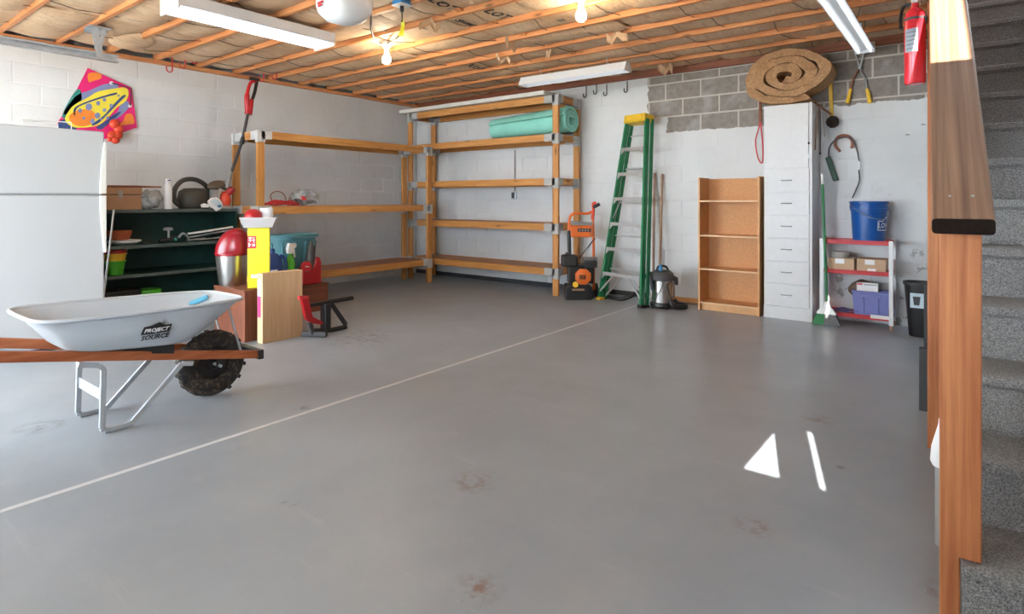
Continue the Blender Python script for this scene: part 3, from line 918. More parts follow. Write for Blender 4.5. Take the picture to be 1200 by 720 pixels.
# hooks
hk = [(202,70,86,'red','small red vinyl hook nearest the kite'), (217,64,81,'red','second red vinyl hook right of the kite'),
      (231,60,76,'red','third red vinyl hook between kite and trimmer'),
      (309,78,97,'red','red vinyl hook just right of the trimmer handle'), (324,76,95,'red','red vinyl hook farther right of the trimmer'),
      (687,101,114,'dark','dark hook nearest the tall shelf on the back wall'), (699,98,110,'dark','second dark hook from the tall shelf'),
      (711,99,112,'dark','third dark hook from the tall shelf'), (735,95,108,'dark','dark hook above the ladder top')]
for (px, pa_, pb2, m, lb) in hk:
    if m == 'red':
        top_ = PX(px, pa_, -6.98); q = PX(px, pb2-4, -6.98); ax_ = Vector((0, -1, 0)); rr_ = .030
    else:
        top_ = PY(px, pa_, YB-.05); q = PY(px, pb2-2, YB-.05); ax_ = Vector((-1, 0, 0)); rr_ = .022
    top_.z = max(top_.z, ZJ+.01) if m == 'red' else max(top_.z, 2.70)
    pts = [top_, q] + [q + ax_*(rr_*(1-math.cos(a))) + Vector((0,0,-rr_*math.sin(a))) for a in [.45*k for k in range(1, 8)]]
    pts.append(pts[-1] + Vector((0,0,.03)))
    b = MB(); b.tube(pts, .007, 6)
    tag(b.build('storage_hook', 'redhook' if m == 'red' else 'black', smooth=60), lb, 'hook', 'storage hooks under the joists')

# ================================================================== TIMBER SHELF UNITS
def bracket_at(b, px_, py_, z, post, arms):
    """plastic corner sleeve: post (dx,dy) half sizes, arms = [(dx,dy,len)]"""
    b.box(px_-post[0]-.006, px_+post[0]+.006, py_-post[1]-.006, py_+post[1]+.006, z-.13, z+.004)
    for (dx, dy, ln) in arms:
        if dx: b.box(min(px_, px_+dx*ln), max(px_, px_+dx*ln), py_-.025, py_+.025, z-.094, z+.003)
        if dy: b.box(px_-.025, px_+.025, min(py_, py_+dy*ln), max(py_, py_+dy*ln), z-.094, z+.003)

def shelf_unit(label, x0, x1, y0, y1, levels, long_axis, bm, deckm):
    t = thing('storage_shelf', label, 'shelf', ((x0+x1)/2, (y0+y1)/2, 0), group='timber storage shelves')
    zt = levels[0]
    lw, sw = .043, .019
    pw = (lw, sw) if long_axis == 'x' else (sw, lw)
    for xx in (x0, x1):
        for yy in (y0, y1):
            b = MB(t); b.box(xx-pw[0], xx+pw[0], yy-pw[1], yy+pw[1], 0, zt-.004); b.build('post', 'shelfz', t, bev=.004)
    for z in levels:
        mx, my = ('shelfx', 'shelfy')
        for yy in (y0, y1):
            b = MB(t); b.box(x0, x1, yy-.021, yy+.021, z-.089, z); b.build('beam', mx, t, bev=.004)
        for xx in (x0, x1):
            b = MB(t); b.box(xx-.021, xx+.021, y0+.02, y1-.02, z-.089, z-.001); b.build('end_beam', my, t, bev=.004)
        b = MB(t); b.box(x0+.02, x1-.02, y0+.02, y1-.02, z-.012, z-.003); b.build('shelf_board', deckm, t)
        for xx, ax_ in ((x0, 1), (x1, -1)):
            for yy, ay in ((y0, 1), (y1, -1)):
                b = MB(t); bracket_at(b, xx, yy, z, pw, [(ax_,0,.17),(0,ay,.13)]); b.build('corner_bracket', bm, t, bev=.004)
    return t
back_unit = shelf_unit('tall five tier timber shelf unit against the back wall', -6.80, -4.10, 6.22, 6.72, [2.555, 2.065, 1.498, .915, .345], 'x', 'bracket', 'deckx')
left_unit = shelf_unit('long three tier timber shelf unit along the left wall', -6.80, -6.26, 3.47, 6.09, [2.0, 1.148, .345], 'y', 'bracketlt', 'deck')
b = MB(); b.box(-6.95, -4.22, 6.12, 6.66, 2.562, 2.615)
tag(b.build('white_plank', 'whitewood', bev=.003), 'long off white panel lying on top of the tall shelf', 'plank')

# mint foam roll on the tall shelf
fr = thing('foam_roll', 'mint green foam mat rolled up on the tall shelf', 'foam roll', (-4.6, 6.45, 2.066))
b = MB(fr)
turns, n = 2.35, 64
def spiral(t, off):
    a = t*turns*2*math.pi; r = .055 + .036*a/(2*math.pi)*1.35 + off
    return r*math.cos(a+.6)*1.08, r*math.sin(a+.6)
outer = [spiral(i/n, .019) for i in range(n+1)]; inner = [spiral(i/n, -.019) for i in range(n+1)]
zc = 2.068 + .052 + .036*turns*1.35 + .019
xa_, xb_ = -5.30, -4.02
vs_ = []; fs = []
for xx in (xa_, xb_):
    k = .82 if xx == xa_ else 1.0
    for ring in (outer, inner):
        for (p_, q_) in ring: vs_.append((xx + (.12*q_ if xx == xa_ else 0) , 6.46 + p_*k, zc - (1-k)*.17 + q_*k))
W = n+1
for i in range(n):
    o0, i0, o1, i1 = i, W+i, 2*W+i, 3*W+i
    fs += [(o0,o0+1,o1+1,o1), (i0,i1,i1+1,i0+1), (o1,o1+1,i1+1,i1), (o0,i0,i0+1,o0+1)]
fs += [(0,2*W,3*W,W), (n,W+n,3*W+n,2*W+n)]
b.add(vs_, fs); b.build('rolled_mat', 'mint', fr, smooth=50)

# conduit and outlet behind the tall shelf
p = PY(603, 200, YB-.02)
cd = thing('wall_outlet', 'grey conduit and small outlet box on the wall behind the tall shelf', 'outlet', (p.x, YB, 1.2))
b = MB(cd); b.tube([(p.x, YB-.012, PY(603,176,YB).z), (p.x, YB-.012, PY(603,225,YB).z)], .011, 8); b.build('conduit', 'grey', cd, smooth=60)
b = MB(cd); zz = PY(603,229,YB).z; b.cbox((p.x, YB-.03, zz), (.075,.05,.11)); b.build('box', 'galv', cd, bev=.006)
b = MB(cd); b.cbox((p.x, YB-.058, zz), (.05,.008,.08)); b.build('cover_plate', 'dkgrey', cd, bev=.002)

# red cord and plastic bag on the middle of the left shelf
zs = 1.148
c = PZ(334, 238, zs); cx, cy = -6.5, PX(330, 240, -6.5).y
cord = thing('extension_cord', 'coiled red extension cord on the left shelf', 'cord', (cx, cy, zs))
b = MB(cord); pts = []
for i in range(130):
    a = i*.24; rr = .17 - .0006*i + .012*math.sin(i*.7)
    pts.append((cx + rr*.75*math.cos(a), cy + rr*1.35*math.sin(a), zs + .012 + .0004*i + .006*math.sin(i*1.3)))
b.tube(pts, .0085, 6); b.build('coil', 'redhook', cord, smooth=60)
b = MB(cord); p0 = Vector((cx, cy-.12, zs+.04)); b.tube(smoothpath([p0, p0+Vector((0,-.02,.09)), p0+Vector((.0,.06,.135)), p0+Vector((0,.15,.10)), p0+Vector((.02,.18,.0)), p0+Vector((.02,.22,.05)), p0+Vector((.02,.27,.0))]), .006, 6); b.build('cord_loop', 'rust', cord, smooth=60)
bx, by = -6.52, PX(357, 240, -6.52).y
b = MB(); b.ball((bx, by, zs+.085), .13, .17, .085, 36, 24)
b.v = [v + Vector((mnoise.noise(v*21)*.04, mnoise.noise(v*19+Vector((5,0,0)))*.05, mnoise.noise(v*17)*.06)) for v in b.v]
zmin = min(v.z for v in b.v); b.v = [v + Vector((0,0,zs+.001-zmin)) for v in b.v]
pb = tag(b.build('plastic_bag', 'bag', smooth=40), 'crumpled clear plastic bag with red print on the left shelf', 'bag')
b = MB(); b.sheet(lambda u, v: (bx+.128-.02*u, by-.12+.06*v, zs+.07+.05*u), 3, 3, (.006,0,0)); b.build('red_print', 'redpaint', pb)

# ================================================================== FRIDGE
FX, FY1 = -5.75, None
FY1 = PX(122.5, 250, FX).y; FY0 = FY1 - .86; FZ = 1.80
fg = thing('refrigerator', 'white top freezer refrigerator against the left wall', 'refrigerator', (FX-.4, (FY0+FY1)/2, 0))
b = MB(fg); b.box(FX-.78, FX-.075, FY0, FY1, .03, FZ-.01); b.build('cabinet', 'fridge', fg, bev=.012)
zg = PX(60, 228, FX).z
b = MB(fg); b.box(FX-.066, FX, FY0, FY1, zg+.006, FZ); dt = b.build('freezer_door', 'fridge', fg, bev=.014, seg=3)
b = MB(fg); b.box(FX-.066, FX, FY0, FY1, .10, zg-.006); dl = b.build('fridge_door', 'fridge', fg, bev=.014, seg=3)
b = MB(fg); b.box(FX-.077, FX-.02, FY0+.01, FY1-.01, .09, FZ-.02); b.build('gasket', 'gasket', fg)
# long flush handles at the opening edge
def fhandle(za, zb, wide_at_bottom, parent):
    w0, w1 = (.012, .034)
    pts = [(FY1+.012, za), (FY1+.012, zb)]
    n = 10; left = []
    for i in range(n+1):
        t_ = i/n; z = za + (zb-za)*t_
        k = math.sin(t_*math.pi/2) if not wide_at_bottom else math.cos(t_*math.pi/2)
        left.append((FY1 - .006 - .030*k, z))
    poly = [(FY1+.010, za)] + left + [(FY1+.010, zb)]
    b = MB(fg); b.prism(poly, 'x', FX-.055, FX+.016); return b.build('handle', 'fridgeedge', parent, bev=.004)
fhandle(zg+.008, FZ-.09, True, dt); fhandle(PX(123, 296, FX).z, zg-.008, False, dl)
b = MB(fg); b.box(FX-.70, FX-.10, FY0+.03, FY1-.03, 0, .09); b.build('kick_plate', 'dkgrey', fg)
# white wire rack on the fridge
pr = PZ(82, 147, 1.86)
wr = thing('wire_rack', 'small white wire rack standing on the refrigerator', 'rack', (FX-.1, FY1-.25, FZ))
for dx in (0, .12):
    ya_, yb4 = FY1-.52, FY1-.20
    b = MB(wr); X0 = FX-.12-dx
    b.tube([(X0, ya_, FZ), (X0, ya_, FZ+.065), (X0, yb4 - dx*.5, FZ+.065), (X0, yb4 - dx*.5, FZ)], .0045, 6); b.build('wire_hoop', 'white', wr)
b = MB(wr); b.tube([(FX-.12, ya_, FZ+.065), (FX-.24, ya_, FZ+.065)], .0045, 6); b.build('cross_wire', 'white', wr)

# ================================================================== KITE
kx = XL + .016
kite = thing('kite', 'colourful magenta kite with a spotted yellow frog print on the left wall', 'kite', PX(125, 130, kx))
def kp(pts, lay): return [(PX(60+a*110/754, 70+b_*105/720, kx).y, PX(60+a*110/754, 70+b_*105/720, kx).z) for a, b_ in pts], kx + .0018*lay
def kpatch(name, pts, m, lay, parent=kite, sm=True):
    if sm:
        P3 = [Vector((0,a,b_)) for a, b_ in pts]; N = len(P3); out = []
        for i in range(N):
            a, b_, c_, d = P3[(i-1) % N], P3[i], P3[(i+1) % N], P3[(i+2) % N]
            for j in range(4):
                t_ = j/4; q = .5*((2*b_)+(c_-a)*t_+(2*a-5*b_+4*c_-d)*t_*t_+(3*b_-a-3*c_+d)*t_**3); out.append((q.y, q.z))
        pts = out
    poly, xx = kp(pts, lay)
    b = MB(kite); b.prism(poly, 'x', xx-.0012, xx+.0012); return b.build(name, m, parent)
sail = kpatch('sail', [(293,66),(645,225),(690,545),(420,640),(60,560),(45,510),(130,390)], 'magenta', 0, sm=False)
kpatch('print_orange', [(300,110),(390,110),(400,150),(340,170),(300,180)], 'korange', 1, sail)
kpatch('print_blue', [(300,250),(420,200),(520,190),(530,230),(420,290),(330,330),(200,390),(120,440),(100,420),(200,290)], 'kblue', 1, sail)
kpatch('print_teal', [(180,270),(230,240),(240,330),(160,420),(110,470),(90,440)], 'kteal', 1, sail)
kpatch('print_navy', [(60,500),(150,470),(200,540),(180,575),(70,560)], 'knavy', 1, sail)
kpatch('print_blue', [(560,360),(610,330),(625,380),(560,450),(480,500),(430,540),(400,560),(470,470),(530,420)], 'kblue', 1, sail)
kpatch('print_orange', [(600,440),(650,440),(665,510),(620,520),(540,530),(580,490)], 'korange', 1, sail)
body = kpatch('print_yellow', [(620,260),(600,330),(520,390),(470,450),(390,520),(280,545),(170,540),(110,480),(150,400),(190,360),(300,300),(380,255),(520,230),(590,225)], 'kyellow', 2, sail)
kpatch('print_orange', [(350,430),(340,500),(270,535),(180,520),(140,460),(200,410),(280,400)], 'korange', 3, sail)
kpatch('print_navy', [(600,290),(580,310),(500,390),(440,450),(380,510),(330,530),(330,515),(420,450),(490,370),(570,290)], 'knavy', 3, sail)
kpatch('print_navy', [(520,265),(440,285),(330,320),(220,365),(180,400),(180,440),(190,450),(205,390),(300,345),(440,300),(520,280)], 'knavy', 3, sail)
kpatch('print_navy', [(560,420),(500,480),(430,540),(400,560),(360,545),(440,490),(500,440)], 'knavy', 3, sail)
for (a, b_, r_) in ((300,380,26),(375,350,16),(425,322,14),(370,450,22),(425,405,14),(480,370,14),(230,410,16),(330,495,18),(260,470,12),(540,290,9),(450,470,12),(400,480,9)):
    kpatch('print_spot', [(a+r_*math.cos(i*.7854), b_+r_*math.sin(i*.7854)*1.1) for i in range(8)], 'kblue', 4, sail)
for a, b_ in ((482,187),(630,372)):
    kpatch('eyelet', [(a+16*math.cos(i*.7854), b_+13*math.sin(i*.7854)) for i in range(8)], 'paper', 4, sail)
def kpt(a, b_, d=.012):
    v = PX(60+a*110/754, 70+b_*105/720, kx); v.x += d; return v
b = MB(kite); b.tube([kpt(482,187), kpt(640,235), kpt(632,372)], .006, 6); b.build('bridle_cord', 'black', kite, smooth=60)
# the red bunched tail at the foot
b = MB(kite)
for (a, b_, r_) in ((500,520,.055),(530,560,.05),(520,605,.055),(480,610,.05),(505,645,.045),(460,640,.03)):
    v = kpt(a, b_, .04); b.ball(v, r_*.7, r_, r_, 10, 6)
b.build('tail_bunch', 'orangered', kite, smooth=70)

# ================================================================== GREEN SHELF AND ITS CONTENTS
GXF, GXB, GY0, GY1 = -6.62, -7.20, 2.0, 3.39
gs = thing('metal_shelf', 'dark green metal shelf between refrigerator and timber shelf', 'shelf', ((GXF+GXB)/2, (GY0+GY1)/2, 0))
GZ_ = [1.122, .763, .468, .10]
for z in GZ_:
    b = MB(gs); b.box(GXB+.01, GXF-.006, GY0, GY1, z-.016, z); sh = b.build('shelf_board', 'dkgreen', gs)
    b = MB(gs); b.box(GXF-.010, GXF, GY0, GY1, z-.032, z+.001); b.build('front_lip', 'dkgreenedge', sh)
b = MB(gs); b.box(GXB, GXB+.008, GY0, GY1, 0, GZ_[0]-.02); b.build('back_panel', 'dkgreen', gs)
for yy in (GY0, GY1):
    b = MB(gs); b.box(GXB, GXF-.012, yy-.004, yy+.004, 0, GZ_[0]-.018); b.build('side_panel', 'dkgreen', gs)
b = MB(); pa, pb_ = PX(133.5, 246, GXF+.03), PX(121, 352, GXF+.16); pb_.z = 0.001 if pb_.z < 0 else pb_.z
d_ = (pb_-pa); q = pa + d_*((pa.z-.005)/max(.01, -d_.z))
b.tube([pa, q], .009, 8)
tag(b.build('metal_rod', 'alu', smooth=60), 'thin pale metal rod leaning on the green shelf by the refrigerator', 'rod')

zt = GZ_[0]+.002
def on_shelf(px, x): return PX(px, 240, x).y
# cardboard box with a slat on top
xf = -6.680
ya_, yb4 = on_shelf(112, xf), on_shelf(166, xf)
hb = PX(150, 220, xf).z - zt
cb = thing('cardboard_box', 'brown cardboard box on top of the green shelf next to the refrigerator', 'box', (xf-.15, (ya_+yb4)/2, zt))
b = MB(cb); b.box(xf-.28, xf, ya_, yb4, zt, zt+hb*.66); b.build('carton', 'card', cb, bev=.003)
b = MB(cb); b.box(xf-.285, xf+.006, ya_-.004, yb4+.004, zt+hb*.70, zt+hb); b.build('lid', 'card', cb, bev=.004)
b = MB(cb); b.box(xf-.27, xf-.006, ya_+.01, yb4-.01, zt+hb*.6, zt+hb*.72); b.build('shadow_gap', 'browncover', cb)
b = MB(cb); yy = on_shelf(141, xf); b.box(xf+.006, xf+.008, yy-.02, yy+.02, zt+hb*.5, zt+hb*.86); b.build('tape', 'tape', cb)
b = MB(); pa, pb_ = PX(126, 216, -6.770), PX(189, 221, -6.770); pa.z = pb_.z = zt+hb+.012; b.tube([pa, (pa+pb_)/2+Vector((0,0,.002)), pb_], [.012,.011,.008], 8)
tag(b.build('long_bar', 'rust', smooth=60), 'thin dark iron bar resting across the cardboard box', 'bar')
# bag of white material
yy = on_shelf(178, -6.740); b = MB(); b.ball((-6.800, yy, zt+.09), .12, .115, .09, 32, 20)
b.v = [v + Vector((mnoise.noise(v*20)*.03, mnoise.noise(v*22)*.04, mnoise.noise(v*18)*.05)) for v in b.v]
zmin = min(v.z for v in b.v); b.v = [v + Vector((0,0,zt+.001-zmin)) for v in b.v]
tag(b.build('plastic_bag', 'bag', smooth=80), 'small clear bag of white filler on the green shelf', 'bag')
# tall white spray can
yy = on_shelf(198.5, -6.680); c = Vector((-6.710, yy, zt))
sc = thing('spray_can', 'tall white aerosol can on the green shelf beside the watering can', 'can', c)
b = MB(sc); b.lathe([(0,0),(.036,0),(.038,.005),(.038,.245),(.030,.265),(.022,.27),(0,.27)], c, 20); b.build('can', 'paper', sc, smooth=40)
b = MB(sc); b.lathe([(0,.268),(.026,.268),(.026,.31),(.020,.325),(.0,.325)], c, 16); b.build('cap', 'paper', sc, smooth=40)
b = MB(sc); b.box(c.x+.024, c.x+.0275, c.y-.016, c.y+.016, zt+.30, zt+.309); b.build('printed_mark', 'navy', sc)
# watering can
yy = on_shelf(227, -6.740); c = Vector((-6.770, yy, zt))
wc = thing('watering_can', 'olive black plastic watering can with big looped handle on the green shelf', 'watering can', c)
b = MB(wc); b.lathe([(0,0),(.15,0),(.17,.02),(.175,.12),(.16,.19),(.11,.225),(.0,.23)], c+Vector((0,.02,0)), 24, .75, 1.0); b.build('body', 'olive', wc, smooth=50)
b = MB(wc); P0 = c; b.tube(smoothpath([P0+Vector((0,-.13,.03)), P0+Vector((0,-.19,.10)), P0+Vector((0,-.18,.22)), P0+Vector((0,-.10,.31)), P0+Vector((0,.02,.325)), P0+Vector((0,.12,.28)), P0+Vector((0,.17,.22))]), [.026]*37, 10); b.build('handle', 'olive', wc, smooth=60)
b = MB(wc); b.tube(smoothpath([P0+Vector((0,.10,.12)), P0+Vector((0,.20,.20)), P0+Vector((.02,.27,.25))]), .03, 10); b.build('spout', 'olive', wc, smooth=60)
# string trimmer leaning up to the ceiling hooks
hx = -6.660
hd = PX(266, 228, -6.600)
tm = thing('string_trimmer', 'orange and black string trimmer leaning upright with red handle near the ceiling', 'trimmer', (hd.x, hd.y, zt))
pa, pb_, pc_ = PX(267, 214, -6.600), PX(284, 165, -6.585), PX(291.5, 128, -6.600)
b = MB(tm); b.tube([pa, pb_, pc_], .017, 10); b.build('shaft', 'dkgrey', tm, smooth=60)
b = MB(tm); q = pb_; dv = (pc_-pa).normalized(); b.tube([q-dv*.04, q+dv*.04], .027, 10); b.build('clamp_collar', 'black', tm, smooth=50)
b = MB(tm); b.tube([pa-dv*.07, pa+dv*.13], [.033,.024], 10); b.build('lower_sleeve', 'grey', tm, smooth=50)
b = MB(tm); b.lathe([(0,-.08),(.05,-.075),(.062,-.02),(.05,.05),(.03,.08),(0,.085)], PX(264, 233, -6.620), 16); b.build('motor_head', 'orangered', tm, smooth=50)
b = MB(tm); b.lathe([(0,-.045),(.035,-.04),(.042,.0),(.03,.045),(0,.05)], PX(270, 224, -6.570), 14, axis=(.4,.4,.6)); b.build('trim_cap', 'red', tm, smooth=50)
g0 = PX(256.5, 219, -6.66)
b = MB(tm); b.ball(g0, .07, .125, .075, 18, 10); b.v = [Vector((v.x, v.y, v.z if v.z + tm.location.z > g0.z-.02 else g0.z-.02-tm.location.z)) for v in b.v]; b.build('guard', 'browncover', tm, smooth=50)
b = MB(tm); q = PX(251, 229, -6.63); b.cbox(q, (.06, .085, .13)); b.build('gear_case', 'grey', tm, bev=.012)
b = MB(tm); b.tube([PX(262, 222, -6.60), PX(267, 214, -6.60)], [.03,.02], 8); b.build('neck', 'olive', tm, smooth=50)
# rear handle
h0, h1, h2, h3 = PX(290, 132, -6.600), PX(289.5, 112, -6.600), PX(294, 97, -6.610), PX(301, 95, -6.620)
b = MB(tm); b.tube(smoothpath([h0, h1, h2, h3]), [.03]*7+[.02]*12, 8); b.build('grip', 'red', tm, smooth=60)
b = MB(tm); b.tube(smoothpath([h3, PX(298.5, 108, -6.610), PX(294, 121, -6.600)]), .02, 8); b.build('trigger_handle', 'black', tm, smooth=60)
b = MB(tm); b.tube([PX(291, 134, -6.600), PX(294.5, 117, -6.600)], [.045,.03], 10); b.build('handle_base', 'red', tm, smooth=60)
b = MB(tm); q = PX(298, 93, -6.610); b.cbox(q, (.05,.11,.035)); b.build('battery', 'black', tm, bev=.008)
# white and blue pouch hanging over the shelf lip
pch = thing('plastic_pouch', 'crumpled white and blue packet hanging over the green shelf edge below the trimmer', 'packet', PX(252, 244, -6.595))
def pouch(pts, m, d0, d1, bev=.006):
    b = MB(pch); b.prism([(PX(*p_, -6.60).y, PX(*p_, -6.60).z) for p_ in pts], 'x', -6.612+d0, -6.612+d1); return b.build('packet_fold', m, pch, bev=bev)
pouch([(243,236),(247,232),(254,231),(258,234),(262,240),(259,245),(253,248),(249,244),(245,242)], 'paper', 0, .022, .008)
pouch([(246,236),(251,233),(257,236),(259,241),(255,243),(250,240)], 'label', .02, .026, .003)
pouch([(254,241),(258,240),(259,242.5),(255,243.5)], 'bluelid', .025, .029, .001)
pouch([(236,240),(240,238.5),(246,240),(245,243.5),(237,243.5)], 'paper', -.02, .01, .006)

# second tier
z2 = GZ_[1]+.002
yy = PX(141, 277, -6.750).y
t = thing('terracotta_saucer', 'terracotta pot saucer on the white plates of the green shelf', 'saucer', (-6.780, yy, z2+.055))
b = MB(t); b.lathe([(0,0),(.085,0),(.10,.03),(.108,.055),(.115,.09),(.105,.09),(.095,.05),(0,.045)], (-6.780, yy, z2+.055), 24); b.build('dish', 'terracotta', t, smooth=40)
b = MB(); b.lathe([(0,0),(.10,.0),(.15,.03),(.155,.045),(.145,.047),(.10,.052),(0,.052)], (-6.780, yy+.04, z2), 28)
tag(b.build('plate_stack', 'paper', smooth=40), 'white dish under the terracotta saucer', 'plate')
# metal faucet
q = PX(199, 281, -6.720); c = Vector((-6.750, q.y, z2))
fc = thing('faucet', 'old chrome faucet with a round handle on the green shelf', 'faucet', c)
b = MB(fc); b.tube(smoothpath([c+Vector((0,-.09,.02)), c+Vector((0,0,.03)), c+Vector((.0,.05,.05)), c+Vector((0,.10,.03))]), [.022]*19, 10); b.build('body', 'blackmetal', fc, smooth=60)
b = MB(fc); b.tube([c+Vector((0,.0,.04)), c+Vector((0,.0,.14))], .012, 8); b.build('stem', 'galv', fc, smooth=60)
b = MB(fc); b.lathe([(0,0),(.045,.005),(.05,.02),(.035,.035),(0,.038)], c+Vector((0,-.005,.125)), 10); b.build('wheel_handle', 'galv', fc, smooth=50)
b = MB(fc); b.tube(smoothpath([c+Vector((0,.09,.03)), c+Vector((.02,.13,.09)), c+Vector((.02,.18,.06)), c+Vector((.02,.2,.02))]), .013, 8); b.build('spout', 'galv', fc, smooth=60)
b = MB(fc); b.ball(c+Vector((.04,.055,.03)), .02); b.build('green_cap', 'kteal', fc, smooth=80)
b = MB(); c2_ = c + Vector((.03,-.2,0)); b.tube([c2_+Vector((0,-.07,.012)), c2_+Vector((0,.08,.012))], .010, 8)
tag(b.build('pipe_fitting', 'blackmetal', smooth=60), 'short dark pipe fitting left of the faucet on the green shelf', 'pipe')
# pale metal strips
labs = ['topmost pale metal strip sticking out of the green shelf', 'middle pale metal strip lying on the green shelf', 'lowest pale metal strip lying on the green shelf', 'short bent pale metal strip beside the faucet']
for i, (a, bb) in enumerate((((221,274),(272,266)), ((222,278),(268,270)), ((232,281),(270,277)), ((219,282),(240,279)))):
    pa, pb_ = PX(*a, -6.650-.03*i), PX(*bb, -6.650-.03*i); pa.z = max(pa.z, z2+.012); pb_.z = max(pb_.z, z2+.012); pb_.y = min(pb_.y, GY1-.02)
    b = MB(); b.beam(pa, pb_, .05, .012 if i else .018)
    tag(b.build('metal_strip', 'alu' if i else 'paper', bev=.002), labs[i], 'strip', 'pale strips on the green shelf')
# third tier: nested pots
z3 = GZ_[2]+.002
yy = PX(135.5, 300, -6.740).y; zc_ = z3
for i, (m, za, zb, lb) in enumerate((('brightgreen', 0, .14, 'green flower pot at the bottom of the nested stack'), ('yellow', .11, .215, 'yellow flower pot nested between green and red'), ('red', .195, .25, 'red flower pot at the top of the nested stack'))):
    b = MB(); r0, r1 = .066+.03*za/.27, .066+.036*zb/.27
    b.lathe([(0,za),(r0,za),(r1,zb-.012),(r1+.008,zb-.012),(r1+.008,zb),(r1-.006,zb),(r0-.006,za+.006),(0,za+.006)], (-6.750, yy, z3), 24)
    tag(b.build('flower_pot', m, smooth=40), lb, 'flower pot', 'nested plastic pots')
# bottom tier: crate and lid
zb4 = GZ_[3]+.002
ct = thing('plastic_crate', 'black plastic crate on the lowest green shelf', 'crate', (-6.820, PX(145, 340, -6.670).y, zb4))
ya_, yb4 = PX(120, 340, -6.670).y, PX(165, 340, -6.670).y
b = MB(ct); b.box(-6.940, -6.660, ya_, yb4, zb4, zb4+.012)
for (xa1, xb1, y_a, y_b) in ((-6.940,-6.930,ya_,yb4),(-6.670,-6.660,ya_,yb4),(-6.940,-6.660,ya_,ya_+.01),(-6.940,-6.660,yb4-.01,yb4)): b.box(xa1, xb1, y_a, y_b, zb4, zb4+.20)
b.build('tray', 'black', ct)
b = MB(ct); b.box(-6.950,-6.650,ya_-.008,yb4+.008,zb4+.19,zb4+.205); b.build('rim', 'black', ct, bev=.004)
yy = PX(176, 341, -6.720).y; b = MB(); b.lathe([(0,0),(.12,0),(.13,.012),(.13,.165),(.125,.18),(.08,.188),(0,.19)], (-6.800, yy, zb4), 24)
tag(b.build('round_tub', 'brightgreen', smooth=40), 'round tub with green lid on the lowest green shelf', 'tub')

# ================================================================== WHEELBARROW
WX = -3.745
wbr = thing('wheelbarrow', 'pale grey wheelbarrow with orange wooden handles in front of the refrigerator', 'wheelbarrow', (WX, 1.35, 0))
def ring(y0, y1, hw0, hw1, z0, z1, n=44, pw=.36):
    """rounded outline in plan: y0 handle end, y1 nose; half widths hw0/hw1; heights z0/z1"""
    out = []
    cy, ry = (y0+y1)/2, (y1-y0)/2
    for k in range(n):
        a = 2*math.pi*k/n; ca, sa = math.cos(a), math.sin(a)
        yy = math.copysign(abs(sa)**pw, sa); xx = math.copysign(abs(ca)**pw, ca)
        y = cy + ry*yy; t_ = (y-y0)/(y1-y0)
        hw = hw0 + (hw1-hw0)*t_
        out.append(Vector((WX + hw*xx*(1 - .10*max(0, t_-.7)/.3), y, z0 + (z1-z0)*t_)))
    return out
n = 44
stages = [(.805, 1.865, .335, .295, .640, .612), (.83, 1.835, .318, .280, .622, .592), (.885, 1.715, .292, .258, .555, .50), (.95, 1.57, .255, .232, .468, .405), (1.0, 1.50, .225, .202, .452, .395)]
vo = [ring(*s_) for s_ in stages]
th_ = .006
vi = [ring(s_[0]+th_, s_[1]-th_, s_[2]-th_, s_[3]-th_, s_[4]+(.0 if i == 0 else th_), s_[5]+(.0 if i == 0 else th_)) for i, s_ in enumerate(stages)]
b = MB(wbr); vs_ = [p for r_ in vo for p in r_] + [p for r_ in vi for p in r_]; fs = []
NS = len(stages)
for lay in (0, 1):
    o_ = lay*NS*n
    for i in range(NS-1):
        for k in range(n):
            k2 = (k+1) % n; fs.append((o_+i*n+k, o_+i*n+k2, o_+(i+1)*n+k2, o_+(i+1)*n+k))
    fs.append(tuple(o_+(NS-1)*n+k for k in range(n)))
for k in range(n):
    k2 = (k+1) % n; fs.append((k, k2, NS*n+k2, NS*n+k))
b.add(vs_, fs); tray = b.build('tray', 'barrow', wbr, smooth=50)
b = MB(wbr); b.tube(vo[0], .011, 8, closed=True); b.build('rolled_rim', 'barrow', tray, smooth=60)
# handles
def hz(y): return .40 - .225*(y-1.1) if y < 1.1 else .40 - .205*(y-1.1)
for sgn, name in ((1, 'near'), (-1, 'far')):
    xa1, xb1 = WX + sgn*.30, WX + sgn*.085
    b = MB(wbr)
    P = [(xa1+ (xb1-xa1)*((y+.05)/(2.12+.05)), y, hz(y)) for y in (-.05, .6, 1.1, 1.6, 2.01)]
    for p_, q_ in zip(P[:-1], P[1:]): b.beam(p_, q_, .038, .050)
    b2 = MB(wbr)
    b2.beam(P[0], P[-1], .038, .050); 
    b2.build('handle', 'handley', wbr, bev=.004)
    hw = xa1 + (xb1-xa1)*((1.1+.05)/2.17)
    xl = WX + sgn*.185
    zl = hz(1.1)-.037; zl2 = hz(1.5)-.037
    b = MB(wbr)
    pts = [(xl, 1.00, hz(1.0)-.037), (xl, 1.09, zl), (xl, 1.112, zl-.025), (xl, 1.105, .03), (xl, 1.115, .016), (xl, 1.14, .0135), (xl, 1.215, .0135), (xl, 1.245, .02), (xl, 1.475, zl2-.025), (xl, 1.50, zl2-.0), (xl, 1.56, zl2-.012)]
    for p_, q_ in zip(pts[:-1], pts[1:]): b.beam(p_, q_, .022, .026, up=(0, .35, 1) if abs(q_[1]-p_[1]) > .02 else (0,1,0))
    b.build('leg', 'leggrey', wbr, bev=.003)
b = MB(wbr); b.box(WX-.185, WX+.185, 1.106, 1.112, .17, .23); b.build('leg_brace', 'leggrey', wbr, bev=.002)
for sgn in (1, -1):
    for z in (.20,):
        b = MB(wbr); b.cyl((WX+sgn*.175, 1.10, z), (WX+sgn*.175, 1.094, z), .008, n=8); b.build('bolt', 'galv', wbr)
